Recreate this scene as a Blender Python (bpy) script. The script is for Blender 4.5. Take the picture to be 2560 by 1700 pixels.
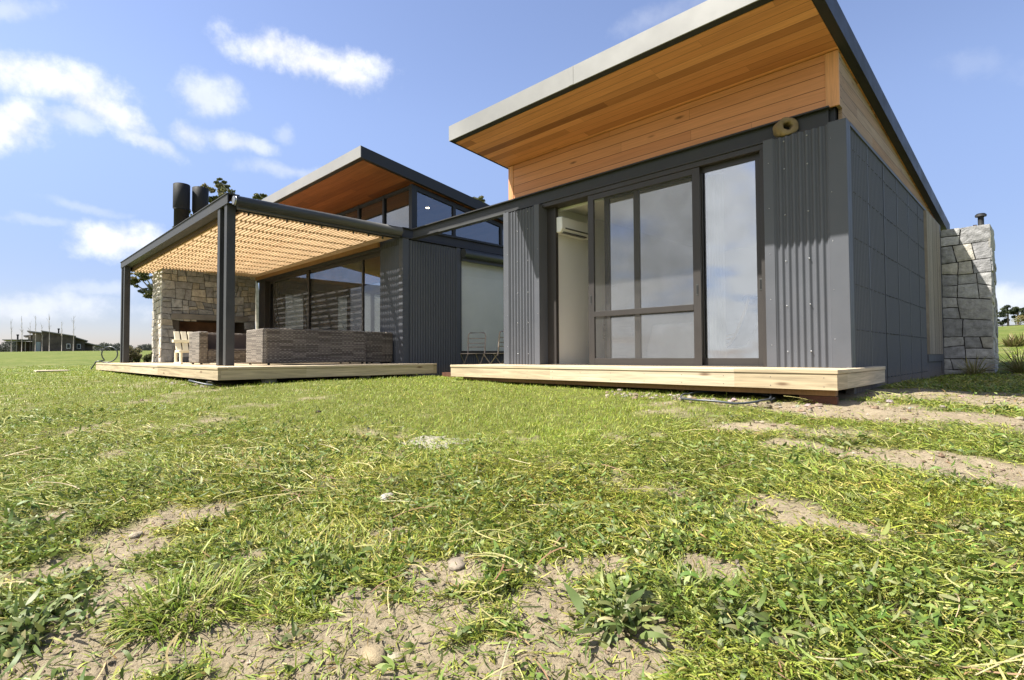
import bpy, math, random
import numpy as np
from mathutils import Matrix, Vector

for o in list(bpy.data.objects):
    bpy.data.objects.remove(o)
sc = bpy.context.scene
COL = sc.collection
R = math.radians

# ------------------------------------------------------------------ camera
FPX = 1346.0                                   # focal length for a 2560 px wide frame
YAW, PITCH, ROLL = 45.0, 1.67, -0.295
_y, _p, _r = R(YAW), R(PITCH), R(ROLL)
FW = np.array([-math.sin(_y) * math.cos(_p), math.cos(_y) * math.cos(_p), math.sin(_p)])
_rt = np.array([math.cos(_y), math.sin(_y), 0.0])
_up = np.cross(_rt, FW)
RT = _rt * math.cos(_r) + _up * math.sin(_r)
UP = -_rt * math.sin(_r) + _up * math.cos(_r)
EYE = np.zeros(3)                              # the eye is the origin: the decks lie 0.14 m below it

cam = bpy.data.cameras.new("camera")
cam.sensor_width = 36.0
cam.lens = FPX / 2560 * 36
cam.clip_start = 0.05
cam.clip_end = 6000
camo = bpy.data.objects.new("camera", cam)
COL.objects.link(camo)
m = Matrix.Identity(4)
for i in range(3):
    m[i][0], m[i][1], m[i][2] = RT[i], UP[i], -FW[i]
camo.matrix_world = m
sc.camera = camo


def ray(u, v):
    return RT * ((u - 1280) / FPX) - UP * ((v - 850) / FPX) + FW


def at_depth(u, v, d):
    return ray(u, v) * d


# ------------------------------------------------------------------ sun
SUN = np.array([-0.785, -1.10, 2.08])
SUN /= np.linalg.norm(SUN)
sl = bpy.data.lights.new("sun", 'SUN')
sl.energy = 5.0
sl.angle = R(0.53)
sl.color = (1.0, 0.945, 0.86)
so = bpy.data.objects.new("sun", sl)
COL.objects.link(so)
so.rotation_euler = Vector(-SUN).to_track_quat('-Z', 'Y').to_euler()
so.location = (-8, -12, 25)

# ------------------------------------------------------------------ exposure
sc.view_settings.view_transform = 'Standard'
sc.view_settings.look = 'None'
sc.view_settings.exposure = 1.28
sc.view_settings.gamma = 1.0
sc.cycles.max_bounces = 9
sc.cycles.diffuse_bounces = 4
sc.cycles.glossy_bounces = 4
sc.cycles.transparent_max_bounces = 12
sc.cycles.caustics_reflective = False
sc.cycles.caustics_refractive = False
sc.cycles.use_denoising = True
sc.cycles.sample_clamp_indirect = 6.0

# ------------------------------------------------------------------ world: sky with clouds
w = bpy.data.worlds.new("World")
sc.world = w
w.use_nodes = True
nt = w.node_tree
nt.nodes.clear()


def N(t, typ, **kw):
    n = t.nodes.new(typ)
    for k, v in kw.items():
        if k == 'ins':
            for a, b in v.items():
                n.inputs[a].default_value = b
        else:
            setattr(n, k, v)
    return n


def math_n(t, op, a, b=None, clamp=False):
    n = t.nodes.new('ShaderNodeMath')
    n.operation = op
    n.use_clamp = clamp
    for i, x in enumerate((a, b)):
        if x is None:
            continue
        if isinstance(x, (int, float)):
            n.inputs[i].default_value = x
        else:
            t.links.new(x, n.inputs[i])
    return n.outputs[0]


def maprange(t, x, a, b, c=0.0, d=1.0, smooth=True):
    n = t.nodes.new('ShaderNodeMapRange')
    n.interpolation_type = 'SMOOTHSTEP' if smooth else 'LINEAR'
    t.links.new(x, n.inputs[0])
    for i, v in zip((1, 2, 3, 4), (a, b, c, d)):
        n.inputs[i].default_value = v
    return n.outputs[0]


def build_world():
    L = nt.links.new
    sky = N(nt, 'ShaderNodeTexSky', sky_type='NISHITA', sun_disc=False, sun_elevation=R(57),
            sun_rotation=R(215.5), air_density=1.0, dust_density=0.5, ozone_density=1.4, altitude=30)
    tc = N(nt, 'ShaderNodeTexCoord')
    d = tc.outputs['Generated']
    nz = N(nt, 'ShaderNodeTexNoise', ins={'Scale': 7.0, 'Detail': 7.0, 'Roughness': 0.6})
    L(d, nz.inputs['Vector'])
    sub = N(nt, 'ShaderNodeVectorMath', operation='SUBTRACT')
    L(nz.outputs['Color'], sub.inputs[0])
    sub.inputs[1].default_value = (0.5, 0.5, 0.5)
    scl = N(nt, 'ShaderNodeVectorMath', operation='SCALE')
    L(sub.outputs[0], scl.inputs[0])
    scl.inputs['Scale'].default_value = 0.07
    add = N(nt, 'ShaderNodeVectorMath', operation='ADD')
    L(d, add.inputs[0])
    L(scl.outputs[0], add.inputs[1])
    dw = add.outputs[0]
    # the separate clouds: centre as seen from the garden (direction), half axes, tilt, density
    clouds = [(790, 140, 150, 40, 15, 1.0), (690, 110, 90, 34, 6, .9), (865, 185, 70, 38, 32, .9),
              (120, 205, 150, 45, 12, .95), (250, 265, 110, 42, 38, .9), (355, 350, 80, 26, 35, .65), (180, 300, 90, 28, 0, .5),
              (10, 310, 90, 62, 0, 1.0), (520, 240, 62, 50, 0, .60), (470, 335, 55, 30, 10, .55), (590, 350, 90, 22, 12, .55),
              (312, 598, 82, 40, 0, .95), (60, 770, 230, 34, 0, .50), (250, 735, 110, 20, 0, .30), (720, 425, 110, 22, 10, .35), (70, 560, 80, 12, 5, .22),
              (230, 520, 90, 12, 8, .22), (705, 320, 22, 22, 0, .25), (2540, 760, 110, 40, 0, .6), (2450, 170, 120, 30, 10, .10), (25, 25, 70, 26, 0, .35),
              (1680, 30, 120, 30, -20, .18)]
    nz2 = N(nt, 'ShaderNodeTexNoise', ins={'Scale': 18.0, 'Detail': 9.0, 'Roughness': 0.62})
    L(d, nz2.inputs['Vector'])
    rag = math_n(nt, 'MULTIPLY', math_n(nt, 'SUBTRACT', nz2.outputs['Fac'], 0.5), 1.9)
    tot = None
    for (u, v, a, b, rot, dens) in clouds:
        c = ray(u, v)
        c = c / np.linalg.norm(c)
        s = 1.0 / np.linalg.norm(ray(u, v))
        e1 = RT - c * (RT @ c)
        e1 /= np.linalg.norm(e1)
        e2 = np.cross(e1, c)                       # points down the sky
        e2 = e2 if e2 @ UP < 0 else -e2
        rr = R(rot)
        t1 = e1 * math.cos(rr) + e2 * math.sin(rr)
        t2 = -e1 * math.sin(rr) + e2 * math.cos(rr)
        M3 = Matrix((t1, t2, np.cross(t1, t2))).transposed()
        mp = N(nt, 'ShaderNodeMapping', vector_type='TEXTURE')
        mp.inputs['Location'].default_value = c
        mp.inputs['Rotation'].default_value = M3.to_euler()
        mp.inputs['Scale'].default_value = (a / FPX * s * 1.22, b / FPX * s * 1.18, 0.5)
        L(dw, mp.inputs['Vector'])
        ln = N(nt, 'ShaderNodeVectorMath', operation='LENGTH')
        L(mp.outputs[0], ln.inputs[0])
        x = maprange(nt, math_n(nt, 'ADD', ln.outputs['Value'], rag), 1.22, 0.12, 0.0, dens * .96)
        tot = x if tot is None else math_n(nt, 'MAXIMUM', tot, x)
    # wisps inside them
    # broken cloud field on the half of the sky away from the house (seen in the panes)
    sep = N(nt, 'ShaderNodeSeparateXYZ')
    L(d, sep.inputs[0])
    zz = math_n(nt, 'ADD', math_n(nt, 'MAXIMUM', sep.outputs['Z'], 0.0), 0.18)
    px = math_n(nt, 'DIVIDE', sep.outputs['X'], zz)
    py = math_n(nt, 'DIVIDE', sep.outputs['Y'], zz)
    cmb = N(nt, 'ShaderNodeCombineXYZ')
    L(px, cmb.inputs[0])
    L(py, cmb.inputs[1])
    nz3 = N(nt, 'ShaderNodeTexNoise', ins={'Scale': 1.15, 'Detail': 8.0, 'Roughness': 0.55})
    L(cmb.outputs[0], nz3.inputs['Vector'])
    fld = maprange(nt, nz3.outputs['Fac'], 0.33, 0.53)
    back = maprange(nt, math_n(nt, 'ADD', math_n(nt, 'MULTIPLY', sep.outputs['Y'], 1.0), math_n(nt, 'MULTIPLY', sep.outputs['X'], 0.15)), -0.12, -0.42)
    fld = math_n(nt, 'MULTIPLY', math_n(nt, 'MULTIPLY', fld, back), 0.95)
    tot = math_n(nt, 'MAXIMUM', tot, fld)
    # cloud brightness: lit tops, greyer cores
    shade = maprange(nt, nz2.outputs['Fac'], 0.3, 0.75, 1.0, 0.80)
    cc = N(nt, 'ShaderNodeMix', data_type='RGBA', blend_type='MULTIPLY')
    cc.inputs[0].default_value = 1.0
    cc.inputs[6].default_value = (6.0, 6.05, 6.2, 1)
    comb = N(nt, 'ShaderNodeCombineColor')
    for i in range(3):
        L(shade, comb.inputs[i])
    L(comb.outputs[0], cc.inputs[7])
    # slight violet cast of the sky in the picture
    tint = N(nt, 'ShaderNodeMix', data_type='RGBA', blend_type='MULTIPLY')
    tint.inputs[0].default_value = 1.0
    L(sky.outputs[0], tint.inputs[6])
    tint.inputs[7].default_value = (1.16, 1.03, 1.08, 1)
    low = maprange(nt, sep.outputs['Z'], 0.06, 0.42, 0.0, 1.0)
    lowc = N(nt, 'ShaderNodeMix', data_type='RGBA')
    L(low, lowc.inputs[0])
    lowc.inputs[6].default_value = (0.50, 0.535, 0.63, 1)
    lowc.inputs[7].default_value = (1, 1, 1, 1)
    tint2 = N(nt, 'ShaderNodeMix', data_type='RGBA', blend_type='MULTIPLY')
    tint2.inputs[0].default_value = 1.0
    L(tint.outputs[2], tint2.inputs[6])
    L(lowc.outputs[2], tint2.inputs[7])
    mx = N(nt, 'ShaderNodeMix', data_type='RGBA')
    L(tot, mx.inputs[0])
    L(tint2.outputs[2], mx.inputs[6])
    L(cc.outputs[2], mx.inputs[7])
    bg = N(nt, 'ShaderNodeBackground')
    bg.inputs['Strength'].default_value = 0.086
    L(mx.outputs[2], bg.inputs['Color'])
    out = N(nt, 'ShaderNodeOutputWorld')
    L(bg.outputs[0], out.inputs['Surface'])


build_world()
w.cycles.sampling_method = 'MANUAL'
w.cycles.sample_map_resolution = 1024

# ------------------------------------------------------------------ noise helpers (numpy)


def _hash(ix, iy, seed):
    h = (ix.astype(np.int64) * 374761393 + iy.astype(np.int64) * 668265263 + seed * 1442695041) & 0x7fffffff
    h = ((h ^ (h >> 13)) * 1274126177) & 0x7fffffff
    return ((h ^ (h >> 16)) & 0xffff) / 65535.0


def vnoise(x, y, seed=0):
    ix, iy = np.floor(x), np.floor(y)
    fx, fy = x - ix, y - iy
    fx = fx * fx * (3 - 2 * fx)
    fy = fy * fy * (3 - 2 * fy)
    a = _hash(ix, iy, seed)
    b = _hash(ix + 1, iy, seed)
    c = _hash(ix, iy + 1, seed)
    d = _hash(ix + 1, iy + 1, seed)
    return (a * (1 - fx) + b * fx) * (1 - fy) + (c * (1 - fx) + d * fx) * fy


def fbm(x, y, seed=0, oct=4, gain=0.5):
    s, a, t = 0, 1.0, 0
    for i in range(oct):
        s = s + a * vnoise(x * 2 ** i + 17.3 * i, y * 2 ** i - 9.1 * i, seed + i)
        t += a
        a *= gain
    return s / t


# ------------------------------------------------------------------ materials
MATS = {}


def new_mat(name):
    mt = bpy.data.materials.new(name)
    mt.use_nodes = True
    t = mt.node_tree
    b = t.nodes['Principled BSDF']
    MATS[name] = mt
    return mt, t, b


def objco(t):
    return N(t, 'ShaderNodeTexCoord').outputs['Object']


def ramp(t, x, stops):
    n = t.nodes.new('ShaderNodeValToRGB')
    t.links.new(x, n.inputs[0])
    el = n.color_ramp.elements
    while len(el) < len(stops):
        el.new(0.5)
    for e, (p, c) in zip(el, stops):
        e.position = p
        e.color = (*c, 1)
    return n.outputs[0]


def mixc(t, fac, a, b, blend='MIX'):
    n = N(t, 'ShaderNodeMix', data_type='RGBA', blend_type=blend)
    for i, x in ((0, fac), (6, a), (7, b)):
        if isinstance(x, (int, float)):
            n.inputs[i].default_value = x
        elif isinstance(x, tuple):
            n.inputs[i].default_value = (*x, 1) if len(x) == 3 else x
        else:
            t.links.new(x, n.inputs[i])
    return n.outputs[2]


def plain(name, col, rough=0.5, metal=0.0, var=0.12, scale=6.0, bump=0.0, bscale=80.0, spec=0.5):
    mt, t, b = new_mat(name)
    co = objco(t)
    nz = N(t, 'ShaderNodeTexNoise', ins={'Scale': scale, 'Detail': 5.0, 'Roughness': 0.6})
    t.links.new(co, nz.inputs['Vector'])
    lo = tuple(c * (1 - var) for c in col)
    hi = tuple(min(1, c * (1 + var)) for c in col)
    t.links.new(ramp(t, nz.outputs['Fac'], [(0.3, lo), (0.7, hi)]), b.inputs['Base Color'])
    t.links.new(maprange(t, nz.outputs['Fac'], 0.2, 0.8, max(0.05, rough - 0.08), min(1, rough + 0.1)), b.inputs['Roughness'])
    b.inputs['Metallic'].default_value = metal
    b.inputs['Specular IOR Level'].default_value = spec
    if bump:
        n2 = N(t, 'ShaderNodeTexNoise', ins={'Scale': bscale, 'Detail': 3.0})
        t.links.new(co, n2.inputs['Vector'])
        bp = N(t, 'ShaderNodeBump', ins={'Strength': bump, 'Distance': 0.01})
        t.links.new(n2.outputs['Fac'], bp.inputs['Height'])
        t.links.new(bp.outputs[0], b.inputs['Normal'])
    return mt


def splash(name, z0, h, col):
    """soil splashed up the foot of an outside wall (a stain with its own ragged edge)"""
    t = MATS[name].node_tree
    b = t.nodes['Principled BSDF']
    src = b.inputs['Base Color'].links[0].from_socket
    g = N(t, 'ShaderNodeNewGeometry')
    sp = N(t, 'ShaderNodeSeparateXYZ')
    t.links.new(g.outputs['Position'], sp.inputs[0])
    nz = N(t, 'ShaderNodeTexNoise', ins={'Scale': 5.0, 'Detail': 6.0, 'Roughness': 0.7})
    t.links.new(g.outputs['Position'], nz.inputs['Vector'])
    q = math_n(t, 'ADD', sp.outputs['Z'], math_n(t, 'MULTIPLY', math_n(t, 'SUBTRACT', nz.outputs['Fac'], 0.5), h * 2.2))
    f = maprange(t, q, z0, z0 + h, 0.45, 0.0)
    dust = maprange(t, nz.outputs['Fac'], 0.45, 0.8, 0.0, 0.04)
    t.links.new(mixc(t, math_n(t, 'MAXIMUM', f, dust), src, col), b.inputs['Base Color'])


def boards(name, along, across, width, length, cols, rough=0.55, groove=0.03, gdark=0.35, grain=1.0, bevel=0.4, knots=0.0, spec=0.4):
    """timber boards: a random tone per board, grain along it, thin joints"""
    mt, t, b = new_mat(name)
    L = t.links.new
    co = objco(t)
    sep = N(t, 'ShaderNodeSeparateXYZ')
    L(co, sep.inputs[0])
    A, B = sep.outputs[along], sep.outputs[across]
    wv = math_n(t, 'DIVIDE', B, width)
    idx = math_n(t, 'FLOOR', wv)
    fr = math_n(t, 'SUBTRACT', wv, idx)
    wn = N(t, 'ShaderNodeTexWhiteNoise', noise_dimensions='1D')
    L(idx, wn.inputs['W'])
    la = math_n(t, 'ADD', math_n(t, 'DIVIDE', A, length), math_n(t, 'MULTIPLY', wn.outputs['Value'], 7.31))
    seg = math_n(t, 'FLOOR', la)
    frl = math_n(t, 'SUBTRACT', la, seg)
    cb = N(t, 'ShaderNodeCombineXYZ')
    L(idx, cb.inputs[0])
    L(seg, cb.inputs[1])
    wn2 = N(t, 'ShaderNodeTexWhiteNoise', noise_dimensions='2D')
    L(cb.outputs[0], wn2.inputs['Vector'])
    tone = ramp(t, wn2.outputs['Value'], cols)
    # grain
    cg = N(t, 'ShaderNodeCombineXYZ')
    L(math_n(t, 'MULTIPLY', A, 1.6), cg.inputs[0])
    L(math_n(t, 'MULTIPLY', B, 38.0), cg.inputs[1])
    L(math_n(t, 'MULTIPLY', wn2.outputs['Value'], 37.0), cg.inputs[2])
    g = N(t, 'ShaderNodeTexNoise', ins={'Scale': 1.0, 'Detail': 6.0, 'Roughness': 0.62, 'Distortion': 0.6})
    L(cg.outputs[0], g.inputs['Vector'])
    gv = maprange(t, g.outputs['Fac'], 0.25, 0.75, 1 - 0.30 * grain, 1 + 0.18 * grain)
    gc = N(t, 'ShaderNodeCombineColor')
    for i in range(3):
        L(gv, gc.inputs[i])
    col = mixc(t, 1.0, tone, gc.outputs[0], 'MULTIPLY')
    if knots:
        ck = N(t, 'ShaderNodeCombineXYZ')
        L(math_n(t, 'MULTIPLY', A, 1.3), ck.inputs[0])
        L(math_n(t, 'MULTIPLY', B, 4.5), ck.inputs[1])
        vo = N(t, 'ShaderNodeTexVoronoi', ins={'Scale': 1.0})
        L(ck.outputs[0], vo.inputs['Vector'])
        kf = maprange(t, vo.outputs['Distance'], 0.02, 0.12, knots, 0.0)
        col = mixc(t, kf, col, (0.10, 0.045, 0.018))
    edge = math_n(t, 'MINIMUM', fr, math_n(t, 'SUBTRACT', 1.0, fr))
    e1 = maprange(t, edge, groove * 0.5, groove, 0.0, 1.0)
    endd = math_n(t, 'MULTIPLY', math_n(t, 'MINIMUM', frl, math_n(t, 'SUBTRACT', 1.0, frl)), length)
    e2 = maprange(t, endd, 0.0008, 0.0025, 0.3, 1.0)
    j = math_n(t, 'MULTIPLY', e1, e2)
    dark = maprange(t, j, 0.0, 1.0, gdark, 1.0, False)
    dc = N(t, 'ShaderNodeCombineColor')
    for i in range(3):
        L(dark, dc.inputs[i])
    col = mixc(t, 1.0, col, dc.outputs[0], 'MULTIPLY')
    L(col, b.inputs['Base Color'])
    b.inputs['Roughness'].default_value = rough
    b.inputs['Specular IOR Level'].default_value = spec
    bp = N(t, 'ShaderNodeBump', ins={'Strength': bevel, 'Distance': 0.004})
    L(math_n(t, 'ADD', j, math_n(t, 'MULTIPLY', g.outputs['Fac'], 0.12)), bp.inputs['Height'])
    L(bp.outputs[0], b.inputs['Normal'])
    return mt


def glass(name, tint, refl, rough=0.0):
    mt, t, b = new_mat(name)
    t.nodes.remove(b)
    L = t.links.new
    tr = N(t, 'ShaderNodeBsdfTransparent')
    tr.inputs[0].default_value = (*tint, 1)
    gl = N(t, 'ShaderNodeBsdfGlossy')
    gl.inputs['Roughness'].default_value = rough
    gl.inputs['Color'].default_value = (.95, .97, 1, 1)
    nz = N(t, 'ShaderNodeTexNoise', ins={'Scale': 0.9, 'Detail': 1.0})
    L(objco(t), nz.inputs['Vector'])
    bp = N(t, 'ShaderNodeBump', ins={'Strength': 0.02, 'Distance': 0.05})
    L(nz.outputs['Fac'], bp.inputs['Height'])
    L(bp.outputs[0], gl.inputs['Normal'])
    lw = N(t, 'ShaderNodeLayerWeight', ins={'Blend': 0.5})
    f = math_n(t, 'ADD', math_n(t, 'MULTIPLY', math_n(t, 'POWER', lw.outputs['Facing'], 3.5), 0.75), refl, True)
    mx = N(t, 'ShaderNodeMixShader')
    L(f, mx.inputs[0])
    L(tr.outputs[0], mx.inputs[1])
    L(gl.outputs[0], mx.inputs[2])
    L(mx.outputs[0], t.nodes['Material Output'].inputs[0])
    return mt


def fabric_screen(name, col, open_, through=0.4):
    """woven mesh or blind cloth: threads with see-through holes"""
    mt, t, b = new_mat(name)
    L = t.links.new
    df = N(t, 'ShaderNodeBsdfDiffuse')
    df.inputs[0].default_value = (*col, 1)
    tl = N(t, 'ShaderNodeBsdfTranslucent')
    tl.inputs[0].default_value = (*col, 1)
    m1 = N(t, 'ShaderNodeMixShader')
    m1.inputs[0].default_value = through
    L(df.outputs[0], m1.inputs[1])
    L(tl.outputs[0], m1.inputs[2])
    tr = N(t, 'ShaderNodeBsdfTransparent')
    m2 = N(t, 'ShaderNodeMixShader')
    nz = N(t, 'ShaderNodeTexNoise', ins={'Scale': 3.0, 'Detail': 3.0})
    L(objco(t), nz.inputs['Vector'])
    L(maprange(t, nz.outputs['Fac'], 0.3, 0.7, max(0, open_ - 0.05), min(1, open_ + 0.05)), m2.inputs[0])
    L(m1.outputs[0], m2.inputs[1])
    L(tr.outputs[0], m2.inputs[2])
    L(m2.outputs[0], t.nodes['Material Output'].inputs[0])
    return mt


def attr_mat(name, rough=0.6, transl=0.0, var=0.25, scale=30.0, spec=0.3, bump=0.0, bscale=40):
    """base colour from the mesh's own 'tone' attribute (each leaf, stone or straw has its own)"""
    mt, t, b = new_mat(name)
    L = t.links.new
    at = N(t, 'ShaderNodeAttribute', attribute_name='tone')
    nz = N(t, 'ShaderNodeTexNoise', ins={'Scale': scale, 'Detail': 5.0, 'Roughness': 0.65})
    co = objco(t)
    L(co, nz.inputs['Vector'])
    v = maprange(t, nz.outputs['Fac'], 0.25, 0.75, 1 - var, 1 + var)
    cb = N(t, 'ShaderNodeCombineColor')
    for i in range(3):
        L(v, cb.inputs[i])
    col = mixc(t, 1.0, at.outputs['Color'], cb.outputs[0], 'MULTIPLY')
    L(col, b.inputs['Base Color'])
    b.inputs['Roughness'].default_value = rough
    b.inputs['Specular IOR Level'].default_value = spec
    if bump:
        n2 = N(t, 'ShaderNodeTexNoise', ins={'Scale': bscale, 'Detail': 6.0, 'Roughness': 0.7})
        L(co, n2.inputs['Vector'])
        bp = N(t, 'ShaderNodeBump', ins={'Strength': bump, 'Distance': 0.02})
        L(n2.outputs['Fac'], bp.inputs['Height'])
        L(bp.outputs[0], b.inputs['Normal'])
    if transl:
        tl = N(t, 'ShaderNodeBsdfTranslucent')
        L(col, tl.inputs[0])
        mx = N(t, 'ShaderNodeMixShader')
        mx.inputs[0].default_value = transl
        L(b.outputs[0], mx.inputs[1])
        L(tl.outputs[0], mx.inputs[2])
        L(mx.outputs[0], t.nodes['Material Output'].inputs[0])
    return mt


plain('charcoal', (0.026, 0.028, 0.031), 0.5, 0.0, 0.10, 2.5, spec=0.3)
plain('sheet', (0.093, 0.099, 0.114), 0.5, 0.0, 0.07, 1.6, spec=0.2)
splash('sheet', -0.36, 0.22, (0.17, 0.14, 0.11))
plain('fascia_paint', (0.265, 0.262, 0.255), 0.36, 0.0, 0.10, 1.2)
plain('steel_paint', (0.042, 0.043, 0.045), 0.5, 0.0, 0.18, 3.0, spec=0.3)
plain('alu', (0.040, 0.036, 0.034), 0.45, 0.0, 0.06, 3.0, spec=0.35)
plain('flue_black', (0.017, 0.018, 0.019), 0.65, 0.0, 0.1, 5.0, spec=0.25)
plain('cassette', (0.060, 0.062, 0.060), 0.40, 0.0, 0.08, 2.0, spec=0.4)
plain('screw', (0.35, 0.36, 0.38), 0.3, 0.7, 0.1, 20)
plain('screw_dark', (0.06, 0.062, 0.068), 0.35, 0.3, 0.1, 20)
plain('white_paint', (0.84, 0.85, 0.84), 0.7, 0.0, 0.03, 1.0)
plain('white_plastic', (0.78, 0.78, 0.76), 0.35, 0.0, 0.03, 2.0)
plain('grey_slot', (0.10, 0.10, 0.10), 0.5)
plain('inner_floor', (0.30, 0.265, 0.23), 0.35, 0.0, 0.2, 3.0)
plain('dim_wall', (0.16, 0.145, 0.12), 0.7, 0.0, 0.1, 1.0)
plain('inner_ceiling', (0.70, 0.69, 0.66), 0.7, 0.0, 0.04, 1.0)
plain('concrete', (0.17, 0.165, 0.155), 0.85, 0.0, 0.25, 4.0, 0.4, 60)
plain('soot_black', (0.030, 0.020, 0.014), 0.9, 0.0, 0.5, 2.0)
plain('firebrick', (0.16, 0.085, 0.05), 0.9, 0.0, 0.4, 3.0)
plain('rust', (0.11, 0.042, 0.022), 0.85, 0.0, 0.45, 8.0, 0.4, 70)
plain('block', (0.36, 0.34, 0.30), 0.9, 0.0, 0.2, 12.0, 0.5, 60)
plain('hose', (0.045, 0.055, 0.065), 0.35, 0.0, 0.1, 8.0)
plain('chair_metal', (0.40, 0.32, 0.27), 0.6, 0.3, 0.4, 25.0)
plain('cream_wood', (0.72, 0.66, 0.50), 0.55, 0.0, 0.06, 5.0)
plain('cushion', (0.10, 0.078, 0.066), 0.9, 0.0, 0.15, 30.0, 0.3, 300)
plain('bed_cloth', (0.74, 0.74, 0.76), 0.85, 0.0, 0.05, 3.0, 0.3, 8)
plain('bent_wood', (0.50, 0.36, 0.20), 0.4, 0.0, 0.15, 8.0)
plain('dark_cloth', (0.035, 0.04, 0.05), 0.9, 0.0, 0.2, 30.0)
plain('ring_stone', (0.24, 0.175, 0.09), 0.9, 0.0, 0.35, 9.0, 0.6, 45)
plain('joint', (0.055, 0.050, 0.045), 0.95, 0.0, 0.3, 10.0)
plain('lime', (0.26, 0.24, 0.19), 0.95, 0.0, 0.15, 12.0, 0.6, 60)
plain('bark', (0.14, 0.115, 0.09), 0.9, 0.0, 0.3, 4.0)
plain('pale_bark', (0.36, 0.32, 0.27), 0.9, 0.0, 0.3, 4.0)
plain('far_wall', (0.085, 0.070, 0.055), 0.9, 0.0, 0.5, 0.9)
plain('far_render', (0.21, 0.18, 0.13), 0.9, 0.0, 0.1, 0.5)
plain('far_roof', (0.20, 0.19, 0.18), 0.6, 0.0, 0.15, 0.8)
plain('far_glass', (0.30, 0.38, 0.40), 0.15, 0.0, 0.1, 0.8)
plain('fence_wood', (0.05, 0.045, 0.04), 0.9, 0.0, 0.2, 2.0)
plain('pond_lid', (0.40, 0.34, 0.24), 0.9, 0.0, 0.2, 2.0)

CEDAR = [(0.0, (0.25, 0.098, 0.036)), (0.25, (0.34, 0.138, 0.052)), (0.4, (0.58, 0.255, 0.108)), (0.6, (0.66, 0.30, 0.130)), (0.75, (0.45, 0.190, 0.075)), (0.9, (0.70, 0.33, 0.150)), (1.0, (0.52, 0.22, 0.088))]
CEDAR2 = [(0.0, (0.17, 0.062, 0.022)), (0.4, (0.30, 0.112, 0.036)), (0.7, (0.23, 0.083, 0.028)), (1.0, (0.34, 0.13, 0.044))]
PINE = [(0.0, (0.43, 0.345, 0.22)), (0.5, (0.50, 0.405, 0.265)), (1.0, (0.56, 0.46, 0.32))]
boards('soffit_cedar', 0, 1, 0.12, 3.6, CEDAR, 0.45, 0.035, 0.45, 0.55, 0.35, 0.35)
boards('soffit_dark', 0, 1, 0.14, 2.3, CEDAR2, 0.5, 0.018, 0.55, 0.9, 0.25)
boards('clad_cedar', 0, 2, 0.135, 4.1, [(0, (0.53, 0.225, 0.098)), (.5, (0.60, 0.27, 0.122)), (1, (0.65, 0.30, 0.14))], 0.6, 0.035, 0.30, 0.45, 0.5, 0.75)
boards('clad_weathered', 1, 2, 0.135, 4.1, [(0, (0.30, 0.20, 0.13)), (.5, (0.36, 0.26, 0.18)), (1, (0.33, 0.20, 0.11))], 0.75, 0.035, 0.4, 0.9, 0.5, 0.4)
boards('trim_cedar', 2, 0, 0.5, 5.0, [(0, (0.62, 0.30, 0.135)), (1, (0.66, 0.33, 0.15))], 0.6, 0.002, 1.0, 0.8, 0.3)
boards('deck_x', 0, 1, 0.14, 3.6, PINE, 0.7, 0.03, 0.3, 0.6, 0.5, 0.3)
boards('deck_y', 1, 0, 0.14, 3.6, PINE, 0.7, 0.03, 0.3, 0.6, 0.5, 0.3)
boards('fascia_x', 0, 2, 0.6, 2.4, PINE, 0.75, 0.002, 1.0, 1.2, 0.4, 0.8)
boards('fascia_y', 1, 2, 0.6, 2.4, PINE, 0.75, 0.002, 1.0, 1.2, 0.4, 0.8)
boards('slat_grey', 2, 1, 0.032, 9.0, [(0, (0.20, 0.165, 0.13)), (.5, (0.30, 0.26, 0.21)), (1, (0.38, 0.33, 0.27))], 0.85, 0.10, 0.25, 0.9, 1.0)
boards('batten', 0, 1, 0.074, 4.0, [(0, (0.55, 0.38, 0.22)), (.5, (0.66, 0.48, 0.29)), (1, (0.58, 0.39, 0.22))], 0.6, 0.0005, 1.0, 0.5, 0.2)
boards('rafter', 1, 0, 0.6, 6.0, [(0, (0.24, 0.13, 0.055)), (1, (0.28, 0.155, 0.065))], 0.7, 0.0005, 1.0, 0.6, 0.2)
boards('dark_rafter', 1, 0, 0.6, 6.0, [(0, (0.10, 0.055, 0.025)), (1, (0.12, 0.065, 0.03))], 0.8, 0.0005, 1.0, 0.6, 0.2)
glass('pane', (0.88, 0.90, 0.89), 0.30)
glass('pane_clear', (0.97, 0.98, 0.97), 0.03)
glass('pane_dark', (0.62, 0.64, 0.66), 0.02)
glass('pane_sky', (0.55, 0.58, 0.62), 0.13)
fabric_screen('insect_mesh', (0.20, 0.20, 0.20), 0.66)
fabric_screen('blind_cloth', (0.93, 0.93, 0.90), 0.0, 0.05)
fabric_screen('lit_blind', (0.86, 0.86, 0.83), 0.0)
fabric_screen('screen_cloth', (0.52, 0.55, 0.53), 0.05)
fabric_screen('curtain_cloth', (0.80, 0.80, 0.78), 0.05)
attr_mat('stone', 0.85, 0, 0.28, 9.0, 0.25, 0.8, 28)
attr_mat('weed', 0.50, 0.28, 0.15, 25.0, 0.35)
attr_mat('straw', 0.6, 0.1, 0.2, 40.0, 0.3)
attr_mat('tree_leaf', 0.55, 0.25, 0.1, 3.0, 0.3)


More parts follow.
